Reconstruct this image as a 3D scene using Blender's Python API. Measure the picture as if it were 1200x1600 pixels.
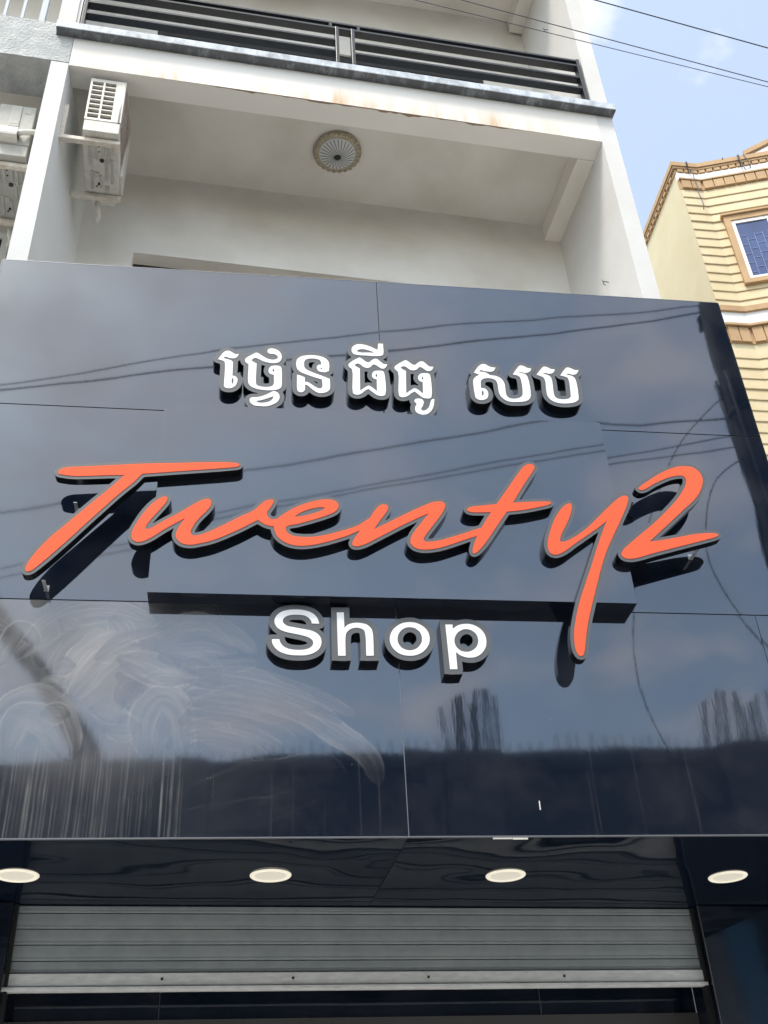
import bpy, bmesh, math, random
import numpy as np
from mathutils import Matrix, Vector
from mathutils.geometry import delaunay_2d_cdt

random.seed(7)
scene = bpy.context.scene
for o in list(bpy.data.objects):
    bpy.data.objects.remove(o)

# ------------------------------------------------------------ camera
cam_data = bpy.data.cameras.new("camera")
cam = bpy.data.objects.new("camera", cam_data)
scene.collection.objects.link(cam)
cam_data.sensor_fit = 'VERTICAL'
cam_data.sensor_height = 32.0
cam_data.sensor_width = 24.0
cam_data.lens = 33.4016
cam_data.clip_end = 800
_R = Vector((0.980533, -0.19105983, -0.04528984))
_U = Vector((-0.07238722, -0.56614021, 0.82112445))
_F = Vector((0.18252429, 0.80186122, 0.56894945))
_m = Matrix.Identity(4)
for _i in range(3):
    _m[_i][0], _m[_i][1], _m[_i][2] = _R[_i], _U[_i], -_F[_i]
_m[2][3] = 1.6
cam.matrix_world = _m
scene.camera = cam

# ------------------------------------------------------------ daylight
SUN_EL, SUN_AZ = math.radians(58), math.radians(222)     # azimuth clockwise from +Y (street runs along X)
CLOUD_SEED = 10.93
world = bpy.data.worlds.new("World")
scene.world = world
world.use_nodes = True
wt = world.node_tree
wt.nodes.clear()
def WN(t, **kw):
    n = wt.nodes.new(t)
    for k, v in kw.items():
        setattr(n, k, v)
    return n
w_out = WN('ShaderNodeOutputWorld')
w_bg = WN('ShaderNodeBackground')
w_sky = WN('ShaderNodeTexSky', sky_type='NISHITA', sun_disc=False)
w_sky.sun_elevation = SUN_EL
w_sky.sun_rotation = SUN_AZ
w_sky.altitude = 10
w_sky.air_density = 1.0
w_sky.dust_density = 3.0
w_sky.ozone_density = 0.5
w_bg.inputs['Strength'].default_value = 0.127
geo = WN('ShaderNodeTexCoord')
sep = WN('ShaderNodeSeparateXYZ')
wt.links.new(geo.outputs['Generated'], sep.inputs[0])
zc = WN('ShaderNodeMath', operation='MAXIMUM'); zc.inputs[1].default_value = 0.0
wt.links.new(sep.outputs['Z'], zc.inputs[0])
za = WN('ShaderNodeMath', operation='ADD'); za.inputs[1].default_value = 0.12
wt.links.new(zc.outputs[0], za.inputs[0])
dx = WN('ShaderNodeMath', operation='DIVIDE'); dy = WN('ShaderNodeMath', operation='DIVIDE')
wt.links.new(sep.outputs['X'], dx.inputs[0]); wt.links.new(za.outputs[0], dx.inputs[1])
wt.links.new(sep.outputs['Y'], dy.inputs[0]); wt.links.new(za.outputs[0], dy.inputs[1])
cmb = WN('ShaderNodeCombineXYZ')
wt.links.new(dx.outputs[0], cmb.inputs[0]); wt.links.new(dy.outputs[0], cmb.inputs[1])
cmb.inputs[2].default_value = CLOUD_SEED
nz = WN('ShaderNodeTexNoise')
nz.inputs['Scale'].default_value = 1.7
nz.inputs['Detail'].default_value = 5.0
nz.inputs['Roughness'].default_value = 0.52
nz.inputs['Distortion'].default_value = 0.25
wt.links.new(cmb.outputs[0], nz.inputs['Vector'])
cr = WN('ShaderNodeValToRGB')
cr.color_ramp.elements[0].position = 0.45; cr.color_ramp.elements[0].color = (0.16, 0.16, 0.16, 1)
cr.color_ramp.elements[1].position = 0.62; cr.color_ramp.elements[1].color = (0.85, 0.85, 0.85, 1)
nz2 = WN('ShaderNodeTexNoise')
nz2.inputs['Scale'].default_value = 5.5
nz2.inputs['Detail'].default_value = 5.0
nz2.inputs['Roughness'].default_value = 0.5
wt.links.new(cmb.outputs[0], nz2.inputs['Vector'])
nmix = WN('ShaderNodeMix', data_type='FLOAT')
nmix.inputs['Factor'].default_value = 0.55
wt.links.new(nz.outputs['Fac'], nmix.inputs['A']); wt.links.new(nz2.outputs['Fac'], nmix.inputs['B'])
wt.links.new(nmix.outputs['Result'], cr.inputs['Fac'])
mixc = WN('ShaderNodeMixRGB')
mixc.inputs['Color2'].default_value = (5.6, 5.25, 5.1, 1)
wt.links.new(cr.outputs['Color'], mixc.inputs['Fac'])
w_wb = WN('ShaderNodeMixRGB', blend_type='MULTIPLY')      # camera white balance of the hazy blue
w_wb.inputs['Fac'].default_value = 1.0
w_wb.inputs['Color2'].default_value = (0.885, 0.985, 0.935, 1)
wt.links.new(w_sky.outputs['Color'], w_wb.inputs['Color1'])
wt.links.new(w_wb.outputs['Color'], mixc.inputs['Color1'])
wt.links.new(mixc.outputs['Color'], w_bg.inputs['Color'])
wt.links.new(w_bg.outputs[0], w_out.inputs['Surface'])

sun_d = bpy.data.lights.new("sun", 'SUN')
sun_d.energy = 0.95
sun_d.angle = math.radians(12)
sun_d.color = (1.0, 0.935, 0.87)
sun = bpy.data.objects.new("sun", sun_d)
scene.collection.objects.link(sun)
_sd = Vector((math.sin(SUN_AZ) * math.cos(SUN_EL), math.cos(SUN_AZ) * math.cos(SUN_EL), math.sin(SUN_EL)))
sun.rotation_euler = _sd.to_track_quat('Z', 'Y').to_euler()
sun.location = (0, -20, 40)

scene.view_settings.view_transform = 'Standard'
scene.view_settings.look = 'None'
scene.view_settings.exposure = 1.57
scene.view_settings.gamma = 1.0
scene.view_settings.use_curve_mapping = False
scene.render.engine = 'CYCLES'
scene.cycles.max_bounces = 8
scene.cycles.diffuse_bounces = 5
scene.cycles.glossy_bounces = 5
scene.cycles.use_denoising = True

# ------------------------------------------------------------ materials
def mat(name, col, rough=0.6, metal=0.0, spec=0.5, ior=None, noise=None, bump=None, stretch=(1, 1, 1), emit=None, coat=0.0):
    """noise=(scale, amount, colour2): mottled colour; bump=(scale, strength, distance)"""
    m = bpy.data.materials.new(name)
    m.use_nodes = True
    nt = m.node_tree
    b = nt.nodes['Principled BSDF']
    b.inputs['Base Color'].default_value = (*col, 1)
    b.inputs['Roughness'].default_value = rough
    b.inputs['Metallic'].default_value = metal
    b.inputs['Specular IOR Level'].default_value = spec
    b.inputs['Coat Weight'].default_value = coat
    if ior: b.inputs['IOR'].default_value = ior
    if emit:
        b.inputs['Emission Color'].default_value = (*emit[0], 1)
        b.inputs['Emission Strength'].default_value = emit[1]
    g = nt.nodes.new('ShaderNodeNewGeometry')
    mp = nt.nodes.new('ShaderNodeMapping')
    mp.inputs['Scale'].default_value = stretch
    nt.links.new(g.outputs['Position'], mp.inputs['Vector'])
    if noise:
        n = nt.nodes.new('ShaderNodeTexNoise')
        n.inputs['Scale'].default_value = noise[0]
        n.inputs['Detail'].default_value = 6
        n.inputs['Roughness'].default_value = 0.62
        nt.links.new(mp.outputs[0], n.inputs['Vector'])
        r = nt.nodes.new('ShaderNodeMapRange')
        r.inputs['From Min'].default_value = 0.35
        r.inputs['From Max'].default_value = 0.75
        r.inputs['To Max'].default_value = noise[1]
        nt.links.new(n.outputs['Fac'], r.inputs['Value'])
        mx = nt.nodes.new('ShaderNodeMixRGB')
        mx.inputs['Color1'].default_value = (*col, 1)
        mx.inputs['Color2'].default_value = (*noise[2], 1)
        nt.links.new(r.outputs[0], mx.inputs['Fac'])
        nt.links.new(mx.outputs[0], b.inputs['Base Color'])
    if bump:
        n2 = nt.nodes.new('ShaderNodeTexNoise')
        n2.inputs['Scale'].default_value = bump[0]
        n2.inputs['Detail'].default_value = 4
        nt.links.new(g.outputs['Position'], n2.inputs['Vector'])
        bp = nt.nodes.new('ShaderNodeBump')
        bp.inputs['Strength'].default_value = bump[1]
        bp.inputs['Distance'].default_value = bump[2]
        nt.links.new(n2.outputs['Fac'], bp.inputs['Height'])
        nt.links.new(bp.outputs[0], b.inputs['Normal'])
    return m

def stained_plaster(name, col, stain, z0, z1, strength, hue_noise=(0.9, 0.06), streak=9.0):
    """Painted plaster with drip stains hanging between heights z0 (strong) and z1 (gone)."""
    m = mat(name, col, 0.75, bump=(11, 0.35, 0.006))
    nt = m.node_tree
    b = nt.nodes['Principled BSDF']
    g = nt.nodes.new('ShaderNodeNewGeometry')
    s = nt.nodes.new('ShaderNodeSeparateXYZ')
    nt.links.new(g.outputs['Position'], s.inputs[0])
    r = nt.nodes.new('ShaderNodeMapRange'); r.interpolation_type = 'SMOOTHSTEP'
    r.inputs['From Min'].default_value = z1; r.inputs['From Max'].default_value = z0
    nt.links.new(s.outputs['Z'], r.inputs['Value'])
    mp = nt.nodes.new('ShaderNodeMapping'); mp.inputs['Scale'].default_value = (streak, streak, 1.1)
    nt.links.new(g.outputs['Position'], mp.inputs['Vector'])
    n = nt.nodes.new('ShaderNodeTexNoise'); n.inputs['Scale'].default_value = 1.0
    n.inputs['Detail'].default_value = 5; n.inputs['Roughness'].default_value = 0.6
    nt.links.new(mp.outputs[0], n.inputs['Vector'])
    mp2 = nt.nodes.new('ShaderNodeMapping'); mp2.inputs['Scale'].default_value = (1.3, 1.3, 0.2)
    nt.links.new(g.outputs['Position'], mp2.inputs['Vector'])
    n1 = nt.nodes.new('ShaderNodeTexNoise'); n1.inputs['Scale'].default_value = 1.0; n1.inputs['Detail'].default_value = 2
    nt.links.new(mp2.outputs[0], n1.inputs['Vector'])
    r1 = nt.nodes.new('ShaderNodeMapRange'); r1.inputs['From Min'].default_value = 0.28; r1.inputs['From Max'].default_value = 0.62
    nt.links.new(n1.outputs['Fac'], r1.inputs['Value'])
    r2 = nt.nodes.new('ShaderNodeMapRange'); r2.inputs['From Min'].default_value = 0.36; r2.inputs['From Max'].default_value = 0.72
    nt.links.new(n.outputs['Fac'], r2.inputs['Value'])
    m1 = nt.nodes.new('ShaderNodeMath'); m1.operation = 'MULTIPLY'
    nt.links.new(r.outputs[0], m1.inputs[0]); nt.links.new(r2.outputs[0], m1.inputs[1])
    m2 = nt.nodes.new('ShaderNodeMath'); m2.operation = 'MULTIPLY'
    nt.links.new(m1.outputs[0], m2.inputs[0]); nt.links.new(r1.outputs[0], m2.inputs[1])
    sn = nt.nodes.new('ShaderNodeSeparateXYZ'); nt.links.new(g.outputs['Normal'], sn.inputs[0])
    ny = nt.nodes.new('ShaderNodeMath'); ny.operation = 'MULTIPLY'; ny.use_clamp = True; ny.inputs[1].default_value = -strength
    nt.links.new(sn.outputs['Y'], ny.inputs[0])
    m3 = nt.nodes.new('ShaderNodeMath'); m3.operation = 'MULTIPLY'
    nt.links.new(m2.outputs[0], m3.inputs[0]); nt.links.new(ny.outputs[0], m3.inputs[1])
    # broad, faint unevenness of the paint
    n3 = nt.nodes.new('ShaderNodeTexNoise'); n3.inputs['Scale'].default_value = hue_noise[0]; n3.inputs['Detail'].default_value = 6
    nt.links.new(g.outputs['Position'], n3.inputs['Vector'])
    hm = nt.nodes.new('ShaderNodeMixRGB'); hm.blend_type = 'MULTIPLY'
    hm.inputs['Color1'].default_value = (*col, 1); hm.inputs['Color2'].default_value = (0.82, 0.80, 0.76, 1)
    r3 = nt.nodes.new('ShaderNodeMapRange'); r3.inputs['From Min'].default_value = 0.4; r3.inputs['From Max'].default_value = 0.8
    r3.inputs['To Max'].default_value = hue_noise[1] * 10
    nt.links.new(n3.outputs['Fac'], r3.inputs['Value']); nt.links.new(r3.outputs[0], hm.inputs['Fac'])
    mx = nt.nodes.new('ShaderNodeMixRGB'); mx.inputs['Color2'].default_value = (*stain, 1)
    nt.links.new(m3.outputs[0], mx.inputs['Fac']); nt.links.new(hm.outputs[0], mx.inputs['Color1'])
    nt.links.new(mx.outputs[0], b.inputs['Base Color'])
    return m

def black_panel(name, dust=False, rough=0.04, ior=2.1, wave=0.0055, film_amt=0.05, jitter=0.00004):
    """Glossy black composite sheet: slow buckling, fine orange peel, and wiped dust where the mesh says so."""
    m = bpy.data.materials.new(name)
    m.use_nodes = True
    nt = m.node_tree
    b = nt.nodes['Principled BSDF']
    b.inputs['Base Color'].default_value = (0.004, 0.008, 0.018, 1)
    b.inputs['Roughness'].default_value = rough
    b.inputs['IOR'].default_value = ior
    b.inputs['Specular Tint'].default_value = (0.82, 0.885, 1.0, 1)
    g = nt.nodes.new('ShaderNodeNewGeometry')
    oi = nt.nodes.new('ShaderNodeObjectInfo')
    ad = nt.nodes.new('ShaderNodeVectorMath'); ad.operation = 'ADD'
    sc = nt.nodes.new('ShaderNodeVectorMath'); sc.operation = 'SCALE'; sc.inputs[0].default_value = (17, 9, 13)
    nt.links.new(oi.outputs['Random'], sc.inputs['Scale'])
    nt.links.new(g.outputs['Position'], ad.inputs[0]); nt.links.new(sc.outputs[0], ad.inputs[1])
    n = nt.nodes.new('ShaderNodeTexNoise'); n.inputs['Scale'].default_value = 1.15; n.inputs['Detail'].default_value = 1.5
    n.inputs['Roughness'].default_value = 0.35
    nt.links.new(ad.outputs[0], n.inputs['Vector'])
    b1 = nt.nodes.new('ShaderNodeBump'); b1.inputs['Strength'].default_value = 1.0; b1.inputs['Distance'].default_value = wave
    nt.links.new(n.outputs['Fac'], b1.inputs['Height'])
    mp = nt.nodes.new('ShaderNodeMapping'); mp.inputs['Scale'].default_value = (60, 60, 14)
    nt.links.new(g.outputs['Position'], mp.inputs['Vector'])
    n2 = nt.nodes.new('ShaderNodeTexNoise'); n2.inputs['Scale'].default_value = 1.0; n2.inputs['Detail'].default_value = 2
    nt.links.new(mp.outputs[0], n2.inputs['Vector'])
    b2 = nt.nodes.new('ShaderNodeBump'); b2.inputs['Strength'].default_value = 1.0; b2.inputs['Distance'].default_value = jitter
    nt.links.new(n2.outputs['Fac'], b2.inputs['Height']); nt.links.new(b1.outputs[0], b2.inputs['Normal'])
    nt.links.new(b2.outputs[0], b.inputs['Normal'])
    # faint film of street dust everywhere, more where the 'dust' attribute says so
    d = nt.nodes.new('ShaderNodeBsdfDiffuse'); d.inputs['Color'].default_value = (0.46, 0.455, 0.45, 1)
    film = nt.nodes.new('ShaderNodeTexNoise'); film.inputs['Scale'].default_value = 2.3; film.inputs['Detail'].default_value = 7
    film.inputs['Roughness'].default_value = 0.65
    nt.links.new(ad.outputs[0], film.inputs['Vector'])
    fr = nt.nodes.new('ShaderNodeMapRange'); fr.inputs['From Min'].default_value = 0.42; fr.inputs['From Max'].default_value = 0.85
    fr.inputs['To Max'].default_value = film_amt
    nt.links.new(film.outputs['Fac'], fr.inputs['Value'])
    fac = fr.outputs[0]
    if dust:
        at = nt.nodes.new('ShaderNodeAttribute'); at.attribute_name = 'dust'
        sm = nt.nodes.new('ShaderNodeMath'); sm.operation = 'ADD'; sm.use_clamp = True
        nt.links.new(fac, sm.inputs[0]); nt.links.new(at.outputs['Fac'], sm.inputs[1])
        fac = sm.outputs[0]
        rr = nt.nodes.new('ShaderNodeMapRange'); rr.inputs['From Max'].default_value = 0.5
        rr.inputs['To Min'].default_value = rough; rr.inputs['To Max'].default_value = 0.085
        nt.links.new(at.outputs['Fac'], rr.inputs['Value']); nt.links.new(rr.outputs[0], b.inputs['Roughness'])
    ms = nt.nodes.new('ShaderNodeMixShader')
    nt.links.new(fac, ms.inputs['Fac'])
    nt.links.new(b.outputs[0], ms.inputs[1]); nt.links.new(d.outputs[0], ms.inputs[2])
    nt.links.new(ms.outputs[0], nt.nodes['Material Output'].inputs['Surface'])
    return m

M = {}
M['wall'] = stained_plaster('painted_wall', (0.65, 0.645, 0.635), (0.55, 0.46, 0.36), 0, -1, 0.0, (1.1, 0.08))
M['wall_in'] = stained_plaster('loggia_paint', (0.81, 0.785, 0.74), (0.55, 0.46, 0.36), 0, -1, 0.0, (1.3, 0.13))
M['fascia'] = stained_plaster('fascia_paint', (0.82, 0.80, 0.77), (0.56, 0.36, 0.18), 9.34, 9.64, 1.0)
M['pillar'] = stained_plaster('pillar_paint', (0.66, 0.67, 0.665), (0.5, 0.45, 0.4), 0, -1, 0.0, (1.5, 0.05))
M['ceiling'] = stained_plaster('ceiling_paint_shaded', (0.68, 0.66, 0.625), (0.5, 0.45, 0.4), 0, -1, 0.0, (1.4, 0.13))  # recess shade put into the colour: darker than the loggia paint
M['old_shaded_metal'] = mat('aged_shaded_unit_metal', (0.47, 0.47, 0.44), 0.55, noise=(8, 0.8, (0.34, 0.33, 0.29)))  # dirty aged metal with the neighbour balcony's shade put into its colour
M['concrete'] = mat('bare_cement', (0.40, 0.415, 0.42), 0.9, noise=(9, 0.8, (0.62, 0.63, 0.62)), bump=(45, 0.8, 0.02))
M['rail'] = mat('railing_paint', (0.008, 0.011, 0.017), 0.3, noise=(14, 0.06, (0.16, 0.17, 0.18)))
M['rail_light'] = mat('pale_blue_bar_paint', (0.36, 0.41, 0.48), 0.5)
M['white_metal'] = mat('cream_white_metal', (0.68, 0.67, 0.62), 0.45, noise=(7, 0.7, (0.50, 0.46, 0.39)))
M['dirty_metal'] = mat('dirty_base_metal', (0.70, 0.68, 0.63), 0.55, noise=(10, 0.8, (0.42, 0.40, 0.36)))
M['rib_metal'] = mat('rib_metal', (0.50, 0.49, 0.46), 0.5, noise=(14, 0.7, (0.34, 0.33, 0.30)))  # emboss shade of the pressed ribs put into the colour
M['rust_white'] = mat('bracket_paint', (0.72, 0.69, 0.62), 0.5, noise=(22, 0.6, (0.42, 0.27, 0.16)))
M['dark'] = mat('dark_recess', (0.03, 0.03, 0.033), 0.7)
M['fin'] = mat('condenser_fin', (0.06, 0.056, 0.058), 0.6, noise=(20, 0.6, (0.13, 0.12, 0.12)))
M['mesh_brown'] = mat('fan_grille', (0.40, 0.34, 0.31), 0.6, noise=(30, 0.6, (0.55, 0.48, 0.44)))
M['panel'] = black_panel('black_composite_panel')
M['panel_dust'] = black_panel('black_composite_panel_dusty', dust=True)
M['soffit'] = black_panel('black_soffit_panel', rough=0.03, ior=1.19, wave=0.055, film_amt=0.008)
M['column'] = black_panel('black_column_panel', rough=0.05, ior=1.7, wave=0.006)
M['edge'] = mat('sheet_edge_aluminium', (0.20, 0.21, 0.23), 0.4, metal=0.6)
M['joint'] = mat('joint_black', (0.012, 0.013, 0.016), 0.6)  # near-black of the backing sheets behind the joints
M['rim'] = mat('letter_rim_grey', (0.098, 0.105, 0.114), 0.38)
M['side'] = mat('letter_side_black', (0.004, 0.005, 0.007), 0.22)
M['orange'] = mat('orange_acrylic', (0.86, 0.108, 0.027), 0.12, spec=0.4)
M['acrylic'] = mat('white_acrylic', (0.90, 0.91, 0.93), 0.15, coat=0.3)
M['clip'] = mat('zinc_clip', (0.62, 0.64, 0.66), 0.3, metal=0.7)
M['slat'] = mat('shutter_grey', (0.28, 0.32, 0.35), 0.55, metal=0.0, noise=(7, 0.8, (0.39, 0.43, 0.45)))
M['bar_alu'] = mat('worn_aluminium', (0.80, 0.83, 0.85), 0.5, metal=0.0, noise=(14, 0.7, (0.50, 0.52, 0.53)), stretch=(1, 1, 4))
M['lamp_white'] = mat('downlight_plastic', (0.90, 0.86, 0.74), 0.4, emit=((1.0, 0.93, 0.76), 0.16))
M['glass'] = mat('dark_glass', (0.012, 0.015, 0.018), 0.04, ior=1.55)
M['frame_dark'] = mat('dark_window_frame', (0.02, 0.022, 0.025), 0.4)
M['frame_white'] = mat('white_window_frame', (0.80, 0.80, 0.79), 0.4)
M['curtain'] = mat('curtain', (0.33, 0.29, 0.27), 0.9)
M['curtain2'] = mat('grey_blind', (0.42, 0.44, 0.44), 0.9)
M['bronze'] = mat('antique_brass', (0.25, 0.215, 0.14), 0.5, metal=0.2, noise=(55, 0.9, (0.55, 0.50, 0.40)))
M['dish'] = mat('frosted_glass_dish', (0.60, 0.62, 0.63), 0.35)
M['dish_rib'] = mat('frosted_glass_groove', (0.22, 0.22, 0.22), 0.4)
M['wire'] = mat('cable_rubber', (0.075, 0.082, 0.105), 0.6)
M['asphalt'] = mat('asphalt', (0.13, 0.127, 0.12), 0.9, noise=(3, 0.6, (0.20, 0.19, 0.175)), bump=(120, 0.5, 0.01))
M['paving'] = mat('pavement_concrete', (0.55, 0.53, 0.49), 0.9, noise=(4, 0.6, (0.45, 0.43, 0.40)))
M['yellow'] = mat('cream_yellow_paint', (0.56, 0.46, 0.28), 0.75, noise=(2.6, 0.9, (0.64, 0.55, 0.38)))
M['cream'] = mat('cream_side_wall', (0.61, 0.545, 0.37), 0.75, noise=(2.2, 0.8, (0.57, 0.48, 0.29)))
M['tan'] = mat('tan_trim_paint', (0.48, 0.32, 0.175), 0.75, noise=(5, 0.8, (0.36, 0.23, 0.12)))
M['white_band'] = mat('white_band_paint', (0.80, 0.80, 0.80), 0.7, noise=(6, 0.3, (0.5, 0.5, 0.5)))
M['soot'] = mat('black_mould', (0.03, 0.028, 0.026), 0.9)
M['blue_glass'] = mat('blue_tinted_glass', (0.030, 0.055, 0.15), 0.10, noise=(2.2, 0.9, (0.055, 0.10, 0.27)))
M['muntin'] = mat('pale_blue_bar', (0.15, 0.20, 0.38), 0.4)
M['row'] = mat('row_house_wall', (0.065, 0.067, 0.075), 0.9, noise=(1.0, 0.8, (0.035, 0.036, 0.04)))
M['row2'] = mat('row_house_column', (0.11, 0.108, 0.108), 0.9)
M['rebar'] = mat('rusty_rebar', (0.07, 0.055, 0.045), 0.8)
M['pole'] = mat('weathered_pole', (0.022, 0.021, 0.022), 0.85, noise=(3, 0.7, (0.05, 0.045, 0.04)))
M['bark'] = mat('bark', (0.10, 0.08, 0.06), 0.9)
M['leaf'] = mat('leaf', (0.045, 0.075, 0.025), 0.6)
M['tape'] = mat('white_tape', (0.65, 0.64, 0.60), 0.7)
M['plastic'] = mat('cream_plastic', (0.70, 0.68, 0.62), 0.5)

def granite(name):
    m = stained_plaster(name, (0.055, 0.058, 0.062), (0.62, 0.65, 0.70), 9.70, 9.86, 0.0, (6, 0.0))
    nt = m.node_tree; b = nt.nodes['Principled BSDF']
    for l in list(b.inputs['Base Color'].links): nt.links.remove(l)
    g = nt.nodes.new('ShaderNodeNewGeometry')
    s = nt.nodes.new('ShaderNodeSeparateXYZ'); nt.links.new(g.outputs['Position'], s.inputs[0])
    # sky light put into the upright edge's colour, streaked; drips running over the underside
    r = nt.nodes.new('ShaderNodeMapRange'); r.inputs['From Min'].default_value = 9.716; r.inputs['From Max'].default_value = 9.735
    r.inputs['To Min'].default_value = 0.0; r.inputs['To Max'].default_value = 1.0
    nt.links.new(s.outputs['Z'], r.inputs['Value'])
    mp = nt.nodes.new('ShaderNodeMapping'); mp.inputs['Scale'].default_value = (9, 5, 5)
    nt.links.new(g.outputs['Position'], mp.inputs['Vector'])
    n = nt.nodes.new('ShaderNodeTexNoise'); n.inputs['Scale'].default_value = 1.3; n.inputs['Detail'].default_value = 7; n.inputs['Roughness'].default_value = 0.7
    nt.links.new(mp.outputs[0], n.inputs['Vector'])
    ra = nt.nodes.new('ShaderNodeMapRange'); ra.inputs['From Min'].default_value = 0.14; ra.inputs['From Max'].default_value = 0.60
    nt.links.new(n.outputs['Fac'], ra.inputs['Value'])
    rb = nt.nodes.new('ShaderNodeMapRange'); rb.inputs['From Min'].default_value = 0.52; rb.inputs['From Max'].default_value = 0.80
    rb.inputs['To Max'].default_value = 0.55
    nt.links.new(n.outputs['Fac'], rb.inputs['Value'])
    mm = nt.nodes.new('ShaderNodeMix'); mm.data_type = 'FLOAT'
    nt.links.new(r.outputs[0], mm.inputs['Factor']); nt.links.new(rb.outputs[0], mm.inputs['A']); nt.links.new(ra.outputs[0], mm.inputs['B'])
    mx = nt.nodes.new('ShaderNodeMixRGB'); mx.inputs['Color1'].default_value = (0.05, 0.052, 0.056, 1); mx.inputs['Color2'].default_value = (0.56, 0.61, 0.67, 1)
    nt.links.new(mm.outputs['Result'], mx.inputs['Fac']); nt.links.new(mx.outputs[0], b.inputs['Base Color'])
    b.inputs['Roughness'].default_value = 0.3
    return m
M['granite'] = granite('stained_skylit_granite')

# ------------------------------------------------------------ mesh helpers
COL = scene.collection
XF = {}                                     # world matrix of every top-level thing
def link(o):
    COL.objects.link(o); return o
def tag(o, label=None, cat=None, group=None, kind=None):
    if label: o['label'] = label
    if cat: o['category'] = cat
    if group: o['group'] = group
    if kind: o['kind'] = kind
    return o
def thing(name, label, cat, loc=(0, 0, 0), rz=0.0, group=None):
    o = bpy.data.objects.new(name, None)
    o.empty_display_size = 0.1
    o.location = loc
    o.rotation_euler = (0, 0, rz)
    link(o)
    XF[o.name] = Matrix.Translation(loc) @ Matrix.Rotation(rz, 4, 'Z')
    return tag(o, label, cat, group)

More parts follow.
